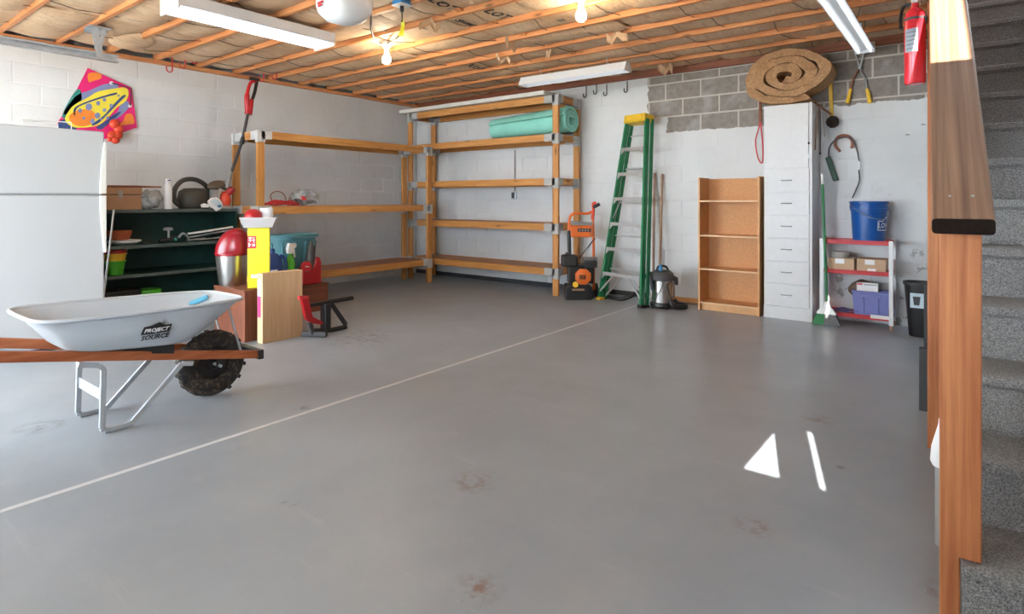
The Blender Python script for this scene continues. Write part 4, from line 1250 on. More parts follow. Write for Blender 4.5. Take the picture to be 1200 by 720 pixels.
# nose plate, nose struts, wedge blocks
b = MB(wbr); b.box(WX-.13, WX+.13, 1.995, 2.03, hz(2.0)-.03, hz(2.0)+.03); b.build('nose_guard', 'black', wbr, bev=.004)
for sgn in (1, -1):
    b = MB(wbr); b.beam((WX+sgn*.11, 1.80, .575), (WX+sgn*.11, 1.885, hz(1.885)+.02), .02, .006, up=(0,1,0)); b.build('nose_strut', 'leggrey', wbr)
    b = MB(wbr); b.prism([(1.08,hz(1.08)+.02),(1.46,hz(1.46)+.02),(1.46,.398),(1.08,.44)], 'x', WX+sgn*.165-.016, WX+sgn*.165+.016); b.build('wedge_block', 'black', wbr)
# wheel
wy, wz, wr_ = 1.745, .203, .203
wh = MB(wbr); prof = []
for i in range(15):
    a = math.pi*2*i/14
    prof.append((wr_-.048+.048*math.cos(a), .050*math.sin(a)))
wh.lathe([(max(r_, .075), z) for r_, z in [(wr_-.06+.06*math.cos(math.pi*2*i/14), .052*math.sin(math.pi*2*i/14)) for i in range(15)]], (WX+.02, wy, wz), 40, axis=(1,0,0)); ty = wh.build('tyre', 'tyre', wbr, smooth=60)
for k in range(30):
    a = 2*math.pi*k/30; cc = Vector((WX+.02 + (.014 if k % 2 else -.014), wy+math.cos(a)*(wr_-.003), wz+math.sin(a)*(wr_-.003)))
    if cc.z < .02: continue
    b = MB(wbr); b.obox(cc, (.05, .022, .008), Matrix.Rotation(a-math.pi/2, 3, 'X')); b.build('tread_lug', 'tyre', ty, bev=.002)
b = MB(wbr); b.lathe([(0,-.035),(.03,-.035),(.04,-.02),(.085,-.02),(.09,-.03),(.09,.03),(.085,.02),(.04,.02),(.03,.035),(0,.035)], (WX+.02, wy, wz), 28, axis=(1,0,0)); b.build('wheel_hub', 'blackmetal', wbr, smooth=40)
b = MB(wbr); b.cyl((WX-.12, wy, wz), (WX+.14, wy, wz), .009, n=10); b.build('axle', 'galv', wbr)
for sgn in (1, -1):
    b = MB(wbr); b.box(WX+sgn*.115-.006, WX+sgn*.115+.006, wy-.014, wy+.014, wz-.018, hz(wy)-.02); b.build('axle_bracket', 'blackmetal', wbr)
# printed maker's mark on the near side of the tray
ia = min(range(n), key=lambda k: abs(vo[1][k].y-1.36) + (9 if vo[1][k].x < WX else 0))
top_ = Vector((WX+.3045, 1.36, .605)); bot_ = Vector((WX+.247, 1.36, .43))
pa_ = Vector((WX+.318, .80, .622)); 
upv = (top_-bot_).normalized(); rightv = Vector((-.05, 1, -.035)).normalized()
nv = rightv.cross(upv).normalized(); upv = nv.cross(rightv)
ctr = (top_*.42 + bot_*.58) + nv*.012
ctr.y = PX(182, 390, WX+.28).y
def mark(poly, m, dz):
    b = MB(wbr); vs_ = []
    for lay in (0, .002):
        for (u, v) in poly: vs_.append(ctr + rightv*u + upv*v + nv*(dz+lay))
    N = len(poly); b.add(vs_, [tuple(range(N-1,-1,-1)), tuple(range(N, 2*N))] + [(i, (i+1) % N, N+(i+1) % N, N+i) for i in range(N)])
    return b.build('maker_mark', m, tray)
mark([(-.074,.002),(.070,.002),(.078,.046),(.036,.046),(.030,.050),(.012,.066),(-.030,.050),(-.064,.046),(-.069,.03)], 'ink', 0)
off = Vector(wbr.location)
lettering('lettering', 'PROJECT', .0305, 'whiteprint', tray, (lambda f: (lambda p: f(p)-off))(frame_fn(ctr+upv*.022+nv*.003, rightv, upv)), shear=.2)
lettering('lettering', 'SOURCE', .037, 'ink', tray, (lambda f: (lambda p: f(p)-off))(frame_fn(ctr-upv*.020+nv*.001, rightv, upv)), shear=.2)
# blue scoop left in the tray
q = Vector((WX-.175, 1.755, .572))
b = MB(); b.obox(q, (.05, .115, .03), Matrix.Rotation(R(-28), 3, 'Z') @ Matrix.Rotation(R(22), 3, 'X'))
tag(b.build('blue_sponge', 'cyan', bev=.012, seg=3, smooth=60), 'bright blue sponge lying in the nose of the wheelbarrow tray', 'sponge')

# ================================================================== BOXES AND BINS BY THE GREEN SHELF
bx0, bx1, by0, by1, bh = -5.40, -4.865, 2.556, 3.00, .445
w1 = thing('wooden_box', 'brown wooden box under the steel bin', 'box', ((bx0+bx1)/2, (by0+by1)/2, 0))
b = MB(w1); b.box(bx0, bx1, by0, by1, 0, bh-.02); b.build('body', 'brownz', w1, bev=.004)
b = MB(w1); b.box(bx0-.006, bx1+.006, by0-.006, by1+.006, bh-.02, bh); b.build('top_board', 'brownx', w1, bev=.004)
# pale slab leaning on it
sl = thing('timber_slab', 'pale thick timber slab standing against the brown box', 'slab', (-4.74, 2.81, 0))
b = MB(sl); b.box(-4.785, -4.70, 2.625, 3.005, 0, .595); b.build('slab', 'paleslab', sl, bev=.004)
b = MB(sl); b.box(-4.775, -4.728, 2.6225, 2.626, .22, .40); b.build('pink_label', 'pink', sl)
b = MB(sl); b.box(-4.775, -4.728, 2.6225, 2.626, .40, .54); b.build('white_label', 'paper', sl)
# steel bin with red swing lid
c = Vector((-5.30, 2.672, bh))
bn = thing('swing_bin', 'stainless steel bin with a red domed lid on the brown box', 'bin', c)
H0 = .285
b = MB(bn); b.lathe([(0,0),(.110,0),(.113,.006),(.146,H0),(.142,H0),(.108,.01),(0,.01)], c, 36); b.build('steel_body', 'steel', bn, smooth=40)
b = MB(bn); b.lathe([(.148,H0-.012),(.152,H0),(.150,H0+.012),(.14,H0+.02)], c, 36); b.build('rim', 'lidred', bn, smooth=50)
b = MB(bn); prof = []
def lidp(u, v):
    a = math.pi*v; r_ = .146*math.sin(a); 
    return None
vs_ = []; fs = []
NU, NV = 24, 12
for i in range(NU+1):
    ph = math.pi*i/NU
    for j in range(NV+1):
        t_ = -1 + 2*j/NV
        hw = math.sqrt(max(0, 1-t_*t_))
        y_ = .148*math.cos(ph)*(.55+.45*hw); z_ = H0+.01 + (.225)*math.sin(ph)**.8*(.72+.28*hw) + .10*0
        vs_.append(c + Vector((.146*t_*.93, y_ + .35*(z_-H0)*.35, z_)))
for i in range(NU):
    for j in range(NV):
        a = i*(NV+1)+j; fs.append((a, a+1, a+NV+2, a+NV+1))
fs.append(tuple(i*(NV+1) for i in range(NU+1))); fs.append(tuple(i*(NV+1)+NV for i in range(NU, -1, -1)))
b.add(vs_, fs); lid = b.build('lid', 'lidred', bn, smooth=60); lid.rotation_euler = (0, 0, R(-38))
# tall yellow carton
yc = Vector((-4.955, 2.735, bh))
yb_ = thing('yellow_carton', 'tall yellow carton with red label standing on the brown box', 'carton', yc, rot=(0, 0, R(56)))
b = MB(); b.box(-.090, .090, -.045, .045, .001, .53); b.build('carton', 'yellowbox', yb_, bev=.003)
b = MB(); b.box(-.09, -.02, -.0485, -.0455, .35, .46); rl_ = b.build('red_label', 'redpaint', yb_)
for (u0, u1, v0, v1) in ((-.08,-.05,.42,.428),(-.07,-.064,.39,.425),(-.08,-.03,.40,.406),(-.04,-.034,.38,.43),(-.08,-.06,.36,.367),(-.05,-.03,.35,.37),(-.08,-.07,.345,.38)):
    b = MB(); b.box(u0, u1, -.0495, -.048, v0+.02, v1+.02); b.build('printed_stroke', 'whiteprint', rl_)
b = MB(); b.box(-.06, .02, -.0475, -.0455, .09, .12); b.build('pale_print', 'paper', yb_)
# clear tub with red bowl and white pot on the carton
tz0 = bh + .533
tb = thing('clear_tub', 'clear plastic tub balanced on the yellow carton', 'tub', (yc.x, yc.y, tz0), rot=(0, 0, R(56)))
b = MB(); W0, W1, D0, D1, hh = .115, .148, .075, .10, .085
def quadring(w, d, z): return [(-w,-d,z),(w,-d,z),(w,d,z),(-w,d,z)]
vs_ = quadring(W0,D0,0)+quadring(W1,D1,hh)+quadring(W1-.004,D1-.004,hh)+quadring(W0-.004,D0-.004,.004)
fs = [(3,2,1,0)]+[(i,(i+1)%4,4+(i+1)%4,4+i) for i in range(4)]+[(4+i,4+(i+1)%4,8+(i+1)%4,8+i) for i in range(4)]+[(8+i,8+(i+1)%4,12+(i+1)%4,12+i) for i in range(4)]+[(12,13,14,15)]
b.add(vs_, fs); b.build('tub_wall', 'tubclear', tb)
b = MB(); b.tube([(-W1,-D1,hh),(W1,-D1,hh),(W1,D1,hh),(-W1,D1,hh)], .005, 6, closed=True); b.build('tub_rim', 'tubclear', tb)
rm = Matrix.Rotation(R(56), 3, 'Z')
p = Vector((yc.x, yc.y, tz0+.006)) + rm @ Vector((-.045, -.01, 0))
b = MB(); b.lathe([(.0,0),(.06,.0),(.068,.02),(.075,.085),(.070,.12),(.05,.145),(.02,.157),(0,.158)], p, 24)
tag(b.build('red_bowl', 'red', smooth=50), 'small red bowl upside down in the clear tub', 'bowl')
p = Vector((yc.x, yc.y, tz0+.006)) + rm @ Vector((.06, .03, 0))
b = MB(); b.lathe([(0,0),(.042,0),(.050,.02),(.056,.165),(.05,.165),(.045,.02),(0,.01)], p, 20)
tag(b.build('white_pot', 'paper', smooth=40), 'white plastic pot beside the red bowl in the clear tub', 'pot')

# second brown box and what stands on it
w2 = thing('wooden_box', 'dark brown wooden box under the teal tub', 'box', (-5.87, 3.45, 0))
b = MB(w2); b.box(-6.14, -5.60, 3.10, 3.90, 0, .285); b.build('body', 'browny', w2, bev=.005)
b = MB(w2); b.box(-6.146, -5.594, 3.094, 3.906, .285, .30); b.build('top_board', 'browny', w2, bev=.003)
c = Vector((-5.92, 3.64, .301))
tt = thing('storage_tub', 'teal plastic storage tub behind the cleaning bottles', 'tub', c)
b = MB(tt); b.lathe([(0,0),(.20,0),(.215,.02),(.255,.50),(.285,.505),(.29,.535),(.28,.54),(.247,.53),(.205,.03),(0,.02)], c, 40, .68, 1.08, power=.8); b.build('tub_body', 'teal', tt, smooth=40)
for k in range(7):
    a = R(-70+ k*28); 
    b = MB(tt); x_, y_ = math.cos(a), math.sin(a)
    b.beam(c+Vector((x_*.225*.70, y_*.225*1.06, .06)), c+Vector((x_*.255*.715, y_*.255*1.10, .46)), .02, .03, up=(x_, y_, 0)); b.build('rib', 'teal', tt, bev=.005)
# navy jug
c = Vector((-5.665, 3.27, .301))
jg = thing('detergent_jug', 'navy plastic jug with moulded handle behind the pale slab', 'jug', c)
b = MB(jg); b.lathe([(0,0),(.09,0),(.10,.01),(.10,.17),(.085,.23),(.05,.265),(.022,.27),(0,.27)], c, 24, .65, 1.0, power=.7); b.build('body', 'navy', jg, smooth=40)
b = MB(jg); b.lathe([(.0,.268),(.026,.268),(.026,.305),(0,.307)], c, 16); b.build('cap', 'navy', jg, smooth=40)
b = MB(jg); b.tube(smoothpath([c+Vector((.03,.06,.25)), c+Vector((.045,.11,.22)), c+Vector((.045,.115,.13)), c+Vector((.04,.09,.08))]), .014, 8); b.build('handle', 'navy', jg, smooth=60)
b = MB(jg); b.box(c.x+.064, c.x+.067, c.y-.05, c.y+.02, c.z+.05, c.z+.15); b.build('jug_label', 'paper', jg)
jg.scale = (1, 1.1, 1.36)
# green spray bottle
c = Vector((-5.665, 3.475, .301))
sb = thing('spray_bottle', 'bright green spray bottle with white trigger head', 'bottle', c)
b = MB(sb); b.lathe([(0,0),(.042,0),(.048,.01),(.045,.08),(.036,.11),(.044,.14),(.03,.185),(.016,.20),(.016,.215),(0,.215)], c, 20, .7, 1.0); b.build('body', 'brightgreen', sb, smooth=50)
b = MB(sb); b.prism([(c.y-.03,c.z+.215),(c.y+.025,c.z+.215),(c.y+.02,c.z+.245),(c.y+.05,c.z+.255),(c.y+.05,c.z+.28),(c.y-.02,c.z+.285),(c.y-.035,c.z+.25)], 'x', c.x-.016, c.x+.016); b.build('spray_head', 'paper', sb, bev=.006)
b = MB(sb); b.prism([(c.y+.02,c.z+.245),(c.y+.035,c.z+.25),(c.y+.045,c.z+.19),(c.y+.036,c.z+.187)], 'x', c.x-.008, c.x+.008); b.build('trigger', 'paper', sb, bev=.003)
b = MB(sb); b.lathe([(.0465,.03),(.0465,.10)], c, 20, .71, 1.0); b.build('bottle_label', 'yellow', sb, smooth=60)
sb.scale = (1.3, 1.3, 1.62)
# red fuel can with grey spout
c = Vector((-5.665, 3.70, .301))
rc = thing('fuel_can', 'glossy red fuel can with upright grey spout', 'can', c)
b = MB(rc); b.prism([(c.y-.10,c.z),(c.y+.11,c.z),(c.y+.12,c.z+.02),(c.y+.12,c.z+.23),(c.y+.10,c.z+.29),(c.y+.05,c.z+.295),(c.y+.03,c.z+.20),(c.y-.02,c.z+.17),(c.y-.075,c.z+.20),(c.y-.11,c.z+.15),(c.y-.115,c.z+.02)], 'x', c.x-.062, c.x+.062); b.build('can_body', 'red', rc, bev=.018, seg=3)
b = MB(rc); b.lathe([(0,0),(.055,0),(.06,.012),(.055,.025),(0,.03)], c+Vector((.055,-.075,.20)), 20, axis=(1,-.2,.2)); b.build('round_cap', 'red', rc, smooth=50)
b = MB(rc); b.beam(c+Vector((.086,-.10,.205)), c+Vector((.086,-.055,.20)), .004, .010); b.build('white_print', 'whiteprint', rc)
b = MB(rc); b.tube([c+Vector((.03,-.015,.17)), c+Vector((.03,-.005,.30)), c+Vector((.03,.002,.40)), c+Vector((.03,.006,.47))], [.040,.036,.028,.014], 12); b.build('spout', 'spoutgrey', rc, smooth=50)
b = MB(rc); b.tube([c+Vector((.03,.04,.20)), c+Vector((.03,.05,.42))], .011, 8); b.build('spout_rod', 'dkgrey', rc, smooth=50)

# black and red floor press (tool stand)
jc = PZ(372, 388, 0)
jk = thing('floor_stand', 'black steel floor stand with a red folding lever beside the pale slab', 'stand', (jc.x, jc.y, 0))
f1, f2 = PZ(354, 391, .03), PZ(383, 392, .03); f3, f4 = PZ(368, 388, .03), PZ(406, 383, .03)
b = MB(jk); b.beam(f1, f2, .045, .045); b.build('base_bar', 'blackmetal', jk, bev=.006)
b = MB(jk); b.tube([f3, (f3+f4)/2+Vector((0,0,-.012)), f4], .022, 10); b.build('base_tube', 'blackmetal', jk, smooth=50)
up0 = (f3*.65+f4*.35); up1 = up0 + Vector((0,0,.235))
b = MB(jk); b.beam(up0, up1, .06, .085, up=(1,0,0)); b.build('upright', 'black', jk, bev=.006)
dirb = (f4-f3).normalized()
b = MB(jk); b.beam(up1 - dirb*.22 + Vector((0,0,-.005)), up1 + dirb*.26 + Vector((0,0,.03)), .04, .035); b.build('top_arm', 'blackmetal', jk, bev=.006)
b = MB(jk); b.beam(up1 + dirb*.05, up0 + dirb*.19 + Vector((0,0,.02)), .03, .04); b.build('strut', 'blackmetal', jk, bev=.005)
lv = lambda px, py: PX(px, py, up0.x+.075)
def flatbar(name, pts2, m):
    b = MB(jk); poly = [(lv(*p).y, lv(*p).z) for p in pts2]; b.prism(poly, 'x', up0.x+.06, up0.x+.10); return b.build(name, m, jk, bev=.006)
flatbar('lever', [(352,351),(360,350),(365,371),(377,377),(376.5,380.5),(366,379),(360,377),(357,374)], 'red')
b = MB(jk); b.tube([lv(349,349)+Vector((.01,0,0)), lv(360,349)+Vector((.01,0,0))], .017, 10); b.build('lever_grip', 'redpaint', jk, smooth=50)
b = MB(jk); b.beam(lv(363,378), Vector((lv(366,386).x, lv(366,386).y, .03)), .03, .04); b.build('lever_foot', 'dkgrey', jk, bev=.004)

# ================================================================== PRESSURE WASHER
c = Vector((-3.74, 6.22, 0))
pw = thing('pressure_washer', 'orange and black pressure washer between shelf and ladder', 'pressure washer', c)
dr = Vector((_c, _s, 0)); df = Vector((_s, -_c, 0))          # to the right and towards the viewer
def W(r_, f_, z): return c + dr*r_ + df*f_ + Vector((0,0,z))
mx = Matrix((dr, -df, Vector((0,0,1)))).transposed()
b = MB(pw); b.prism([(-.20,.0),(.12,.0),(.16,.03),(.13,.16),(.04,.20),(-.12,.20),(-.19,.15)], 'y', -.10, .10); b.v = [c - Vector(pw.location) + mx @ (v+Vector(pw.location)) for v in b.v]
b.build('base_cowl', 'black', pw, bev=.015, seg=2)
b = MB(pw); b.obox(W(-.04,.115,.13), (.15,.012,.022), mx); b.build('cowl_badge', 'tan', pw, bev=.002)
b = MB(pw); b.obox(W(.0,-.03,.31), (.31,.20,.23), mx); b.build('engine_block', 'blackmetal', pw, bev=.012)
b = MB(pw); b.lathe([(0,0),(.10,0),(.105,.015),(.10,.045),(.06,.055),(0,.055)], W(.02,.07,.285), 8, axis=df); b.build('starter_cover', 'orange', pw, smooth=30)
b = MB(pw); b.obox(W(.01,.132,.285), (.075,.01,.05), mx); b.build('starter_badge', 'black', pw, bev=.003)
for k in range(4):
    b = MB(pw); b.obox(W(.01,.137,.27+.0105*k), (.055,.004,.003), mx); b.build('badge_stroke', 'orange', pw)
b = MB(pw); b.obox(W(-.14,.03,.475), (.20,.16,.15), mx); b.build('fuel_tank', 'black', pw, bev=.03, seg=3)
b = MB(pw); b.lathe([(0,0),(.03,0),(.03,.025),(0,.028)], W(-.16,.03,.55), 14); b.build('tank_cap', 'dkgrey', pw, smooth=40)
for k in range(6):
    b = MB(pw); b.obox(W(.12,.02,.40+.022*k), (.16,.15,.008), mx); b.build('cooling_fin', 'grey' if k > 3 else 'dkgrey', pw, bev=.002)
b = MB(pw); b.lathe([(0,0),(.02,0),(.02,.05),(.035,.05),(.035,.07),(0,.07)], W(-.08,.10,.20), 12, axis=df); b.build('oil_cap', 'yellow', pw, smooth=40)
for s_ in (-.17, .17):
    b = MB(pw); b.lathe([(0,-.025),(.07,-.025),(.09,-.015),(.09,.015),(.07,.025),(0,.025)], W(s_*1.1+.02,-.12,.09), 20, axis=dr); b.build('wheel', 'black', pw, smooth=40)
fr_ = [W(-.13,-.05,.10), W(-.13,-.06,.58), W(-.135,-.08,.86), W(-.12,-.09,1.0), W(-.06,-.10,1.05), W(.10,-.11,1.05), W(.16,-.11,1.06), W(.17,-.10,.86), W(.17,-.06,.55), W(.17,-.05,.10)]
b = MB(pw); b.tube(smoothpath(fr_, 4), .017, 10); b.build('frame_tube', 'orange', pw, smooth=60)
b = MB(pw); b.tube([W(-.13,-.05,.50), W(-.135,-.06,.84)], .022, 10); b.build('frame_sleeve', 'black', pw, smooth=60)
b = MB(pw); b.obox(W(.01,-.06,.83), (.27,.035,.15), mx); pn = b.build('hose_panel', 'orange', pw, bev=.018, seg=2)
b = MB(pw); b.obox(W(.05,-.038,.845), (.16,.008,.04), mx); b.build('panel_badge', 'black', pn, bev=.003)
for k in range(4):
    b = MB(pw); b.obox(W(-.005+.035*k,-.033,.845), (.02,.004,.022), mx); b.build('badge_stroke', 'grey', pn)
b = MB(pw); b.tube([W(-.12,-.06,.95), W(.16,-.06,.93)], .012, 8); b.tube([W(-.10,-.03,.925), W(.14,-.03,.915)], .010, 8); b.build('spray_lance', 'grey', pw, smooth=60)
b = MB(pw); b.tube(smoothpath([W(.16,-.09,.98), W(.17,-.07,1.10), W(.165,-.05,1.17), W(.20,-.05,1.18)]), .020, 8); b.build('gun_handle', 'orangered', pw, smooth=60)
b = MB(pw); b.tube([W(.165,-.04,1.13), W(.24,-.02,1.17)], .022, 8); b.build('gun_grip', 'black', pw, smooth=60)
b = MB(pw); b.tube(smoothpath([W(.18,.0,.75), W(.02,.05,.56), W(-.02,.02,.50)]), .008, 6); b.build('cable', 'black', pw, smooth=60)
b = MB(); hp = [W(.30,.0,.015)+Vector((0,.1,0))]
base = Vector((-3.22, 6.46, .02)); pts = smoothpath([base+Vector((-.26,-.02,.005)), base+Vector((-.05,-.06,.0)), base+Vector((.12,.05,.10)), base+Vector((.16,.12,.27)), base+Vector((.26,.16,.32))])
b.tube(pts, .024, 8); tag(b.build('rubber_hose', 'black', smooth=60), 'thick black hose lying on the floor behind the ladder', 'hose')

# ================================================================== LADDER
LYAW, LTILT = R(-17), R(-7.6)
lad = thing('step_ladder', 'green fibreglass stepladder with yellow top leaning on the back wall', 'ladder', (-3.20, 6.22, 0), rot=(LTILT, 0, LYAW))
HL = 2.265
def hwid(z): return .335 - (.335-.150)*z/HL
def chan(b, x, ysgn, z0, z1, w=.026, d=.075, y=0.0, top=None):
    for za, zb in ((z0, z1),):
        xa1, xb1 = x(za), x(zb)
        b.add([(xa1-w/2,y-d/2,za),(xa1+w/2,y-d/2,za),(xa1+w/2,y+d/2,za),(xa1-w/2,y+d/2,za),(xb1-w/2,y-d/2,zb),(xb1+w/2,y-d/2,zb),(xb1+w/2,y+d/2,zb),(xb1-w/2,y+d/2,zb)],
              [(0,3,2,1),(4,5,6,7),(0,1,5,4),(1,2,6,5),(2,3,7,6),(3,0,4,7)])
for sgn in (1, -1):
    b = MB(); chan(b, lambda z: sgn*hwid(z), 0, .03, HL-.03, .026, .07, 0); b.build('front_rail', 'ladgreen', lad, bev=.004)
    b = MB(); chan(b, lambda z: sgn*(hwid(z)+.004), 0, .03, HL-.05, .022, .045, .085); b.build('rear_rail', 'ladgreen', lad, bev=.003)
    b = MB(); x_ = sgn*hwid(0); b.box(x_-.03, x_+.03, -.045, .045, .0, .035); b.build('foot', 'black' if sgn > 0 else 'yellow', lad, bev=.004)
    b = MB(); x_ = sgn*(hwid(0)+.004); b.box(x_-.02, x_+.02, .06, .11, .0, .035); b.build('rear_foot', 'black', lad, bev=.003)
    b = MB(); b.beam((sgn*hwid(.1), -.03, .10), (sgn*.10, -.03, .335), .022, .010, up=(0,1,0)); b.build('knee_brace', 'alu', lad)
    b = MB(); b.beam((sgn*hwid(.1), .08, .06), (sgn*.03, .08, .36), .022, .010, up=(0,1,0)); b.build('rear_knee_brace', 'alu', lad)
    b = MB(); b.beam((sgn*(hwid(1.0)-.02), -.02, 1.0), (sgn*(hwid(1.3)-.02), .085, 1.28), .020, .006); b.build('spreader', 'alu', lad)
for k in range(6):
    z = .345 + .304*k; w = hwid(z)-.013
    b = MB(); b.box(-w, w, -.042, .035, z-.006, z); b.box(-w, w, -.045, -.040, z-.040, z); b.box(-w, w, .03, .035, z-.03, z); b.build('step', 'alu', lad, bev=.002)
    for sgn in (1, -1):
        b = MB(); b.add([(sgn*w,-.046,z-.036),(sgn*(w-.05),-.046,z-.036),(sgn*w,-.046,z-.085),(sgn*w,-.040,z-.036),(sgn*(w-.05),-.040,z-.036),(sgn*w,-.040,z-.085)], [(0,1,2),(3,5,4),(0,3,4,1),(1,4,5,2),(2,5,3,0)]); b.build('step_gusset', 'alu', lad)
for k in range(5):
    z = .40 + .41*k; w = hwid(z)-.006
    b = MB(); b.box(-w, w, .075, .100, z-.018, z); b.build('rear_bar', 'alu', lad, bev=.003)
b = MB(); b.box(-.168, .168, -.06, .115, HL-.10, HL); tc = b.build('top_cap', 'ladyellow', lad, bev=.012)
b = MB(); b.box(-.115, .115, -.064, -.060, HL-.075, HL-.02); b.build('cap_label', 'yellow', tc, bev=.002)

# poles behind the ladder
for i, (a, b0, yt, lb) in enumerate((((767,203),(765.5,318),6.77,'left of two thin wooden poles leaning beside the ladder'), ((776,204),(773,318),6.77,'right of two thin wooden poles leaning beside the ladder'))):
    pt = PY(a[0], a[1], yt); pb_ = PY(b0[0], b0[1], 6.62)
    d_ = pb_-pt; q = pt + d_*((pt.z-.004)/-d_.z)
    q.y = max(6.40, min(q.y, 6.75))
    b = MB(); b.tube([q, pt], .016, 8); tag(b.build('wooden_pole', 'tan', smooth=60), lb, 'pole', 'poles by the ladder')

# ================================================================== SHOP VACUUM
c = Vector((-2.70, 6.28, 0))
sv = thing('shop_vacuum', 'steel drum shop vacuum with black head beside the ladder', 'vacuum', c)
b = MB(sv); b.lathe([(0,.02),(.15,.02),(.16,.035),(.155,.07),(.13,.08),(0,.08)], c, 28); b.build('base', 'black', sv, smooth=40)
b = MB(sv); b.lathe([(.125,.075),(.128,.08),(.128,.20),(.131,.205),(.131,.215),(.128,.22),(.128,.365),(0,.365)], c, 36); b.build('drum', 'steel', sv, smooth=30)
b = MB(sv); b.lathe([(.140,.355),(.150,.36),(.150,.40),(.142,.415),(.135,.45),(.10,.48),(0,.485)], c, 28); b.build('motor_head', 'dkgrey', sv, smooth=40)
b = MB(sv); b.tube(smoothpath([c+dr*-.08+Vector((0,0,.47)), c+dr*-.05+Vector((0,0,.53)), c+dr*.04+Vector((0,0,.53)), c+dr*.08+Vector((0,0,.47))]), .014, 8); b.build('carry_handle', 'black', sv, smooth=60)
b = MB(sv); q = c+dr*-.035+df*.04+Vector((0,0,.48)); b.lathe([(0,0),(.026,0),(.026,.04),(.016,.06),(.016,.08),(0,.08)], q, 14); b.build('blue_nozzle', 'bluelid', sv, smooth=40)
for s_ in (-1, 1):
    b = MB(sv); b.obox(c+dr*.152*s_+df*.02+Vector((0,0,.36)), (.02,.045,.10), mx); b.build('latch', 'black', sv, bev=.004)
    b = MB(sv); b.beam(c+dr*.165*s_+df*.05+Vector((0,0,.40)), c+dr*(.155*s_+.01)+df*.06+Vector((0,0,.24 if s_ < 0 else .30)), .035, .035); b.build('hung_tool', 'black', sv, bev=.008)
b = MB(sv); b.tube(smoothpath([c+dr*-.13+df*.06+Vector((0,0,.36)), c+dr*-.03+df*.145+Vector((0,0,.34)), c+dr*-.11+df*.13+Vector((0,0,.15)), c+dr*-.13+df*.12+Vector((0,0,.09))]), .005, 6); b.tube(smoothpath([c+dr*.10+df*.09+Vector((0,0,.36)), c+dr*.03+df*.135+Vector((0,0,.30)), c+dr*.08+df*.13+Vector((0,0,.12))]), .005, 6); b.build('power_cord', 'black', sv, smooth=60)
b = MB(sv); hh = c+dr*.10+df*.06
b.tube(smoothpath([c+dr*.06+df*.12+Vector((0,0,.12)), hh+dr*.0+df*.10+Vector((0,0,.05)), hh+dr*.14+df*.08+Vector((0,0,.035)), hh+dr*.17+df*.0+Vector((0,0,.04)), hh+dr*.09-df*.05+Vector((0,0,.05)), hh+dr*.05-df*.07+Vector((0,0,.10))]), .032, 10); b.build('suction_hose', 'black', sv, smooth=60)
b = MB(sv); b.tube([c+dr*.155+df*.0+Vector((0,0,.06)), c+dr*.148+df*.0+Vector((0,0,.34))], .012, 8); b.build('wand_tube', 'handlez' if False else 'tan', sv, smooth=60)
for a in (45, 135, 225, 315):
    q = c + Vector((math.cos(R(a))*.13, math.sin(R(a))*.13, .018)); b = MB(sv); b.ball(q, .018); b.build('caster', 'black', sv, smooth=60)
sv.scale = (.88, .88, .88)

# ================================================================== BOOKCASE
KX0, KX1, KY0, KY1, KH = -2.335, -1.685, 6.40, 6.70, 1.47
bk = thing('bookcase', 'empty beech bookcase with chipboard back by the white cabinet', 'bookcase', ((KX0+KX1)/2, (KY0+KY1)/2, 0))
for xx in (KX0, KX1-.02):
    b = MB(bk); b.box(xx, xx+.02, KY0, KY1, 0, KH); b.build('side_panel', 'case', bk, bev=.002)
b = MB(bk); b.box(KX0+.02, KX1-.02, KY1-.012, KY1-.004, .05, KH-.01); b.build('back_panel', 'caseb', bk)
for z in (1.216, .835, .465, .095):
    b = MB(bk); b.box(KX0+.02, KX1-.02, KY0+.006, KY1-.012, z-.018, z); sh = b.build('shelf_board', 'case', bk)
    b = MB(bk); b.box(KX0+.02, KX1-.02, KY0+.004, KY0+.0065, z-.018, z); b.build('edge_band', 'caseedge', sh)
b = MB(bk); b.box(KX0+.02, KX1-.02, KY0+.05, KY0+.065, 0, .077); b.build('plinth', 'case', bk)

# ================================================================== TALL WHITE CABINET
CX0, CX1, CY0, CY1, CH = -1.655, -1.195, 6.44, 6.79, 2.20
cbn = thing('tall_cabinet', 'tall narrow white cabinet with six drawers and an upper door', 'cabinet', ((CX0+CX1)/2, (CY0+CY1)/2, 0))
b = MB(cbn); b.box(CX0, CX1, CY0+.018, CY1, .0, CH-.0); b.build('carcass', 'melamine', cbn, bev=.002)
def cz(py): return PY(925, py, CY0).z
b = MB(cbn); b.box(CX0+.003, CX1-.035, CY0, CY0+.018, cz(197), CH-.004); dr_ = b.build('door', 'melamine', cbn, bev=.002)
b = MB(cbn); q = PY(948, 168, CY0); b.ball((q.x, CY0-.008, q.z), .011); b.build('knob', 'black', dr_, smooth=60)
for zq in (CH-.10, cz(190)):
    b = MB(cbn); b.cyl((CX0+.02, CY0, zq), (CX0+.02, CY0-.003, zq), .006, n=8); b.build('hinge_screw', 'galv', dr_)
b = MB(cbn); q = PY(948, 182, CY0); b.box(q.x-.008, q.x+.008, CY0-.006, CY0, q.z-.03, q.z+.02); b.build('hasp', 'galv', dr_)
ed = [198.5, 225.5, 252.5, 279.5, 306.7, 333.5, 360]
for k in range(6):
    za, zb = cz(ed[k+1])+.006, cz(ed[k])-.006
    b = MB(cbn); b.box(CX0+.010, CX1-.028, CY0, CY0+.018, za, zb); d0 = b.build('drawer', 'melamine', cbn, bev=.002)
    b = MB(cbn); xm = (CX0+CX1)/2-.01; zm = za + (zb-za)*.52
    b.tube([(xm-.048, CY0, zm), (xm-.045, CY0-.022, zm), (xm+.045, CY0-.022, zm), (xm+.048, CY0, zm)], .0052, 8); b.build('handle', 'grey', d0, smooth=60)
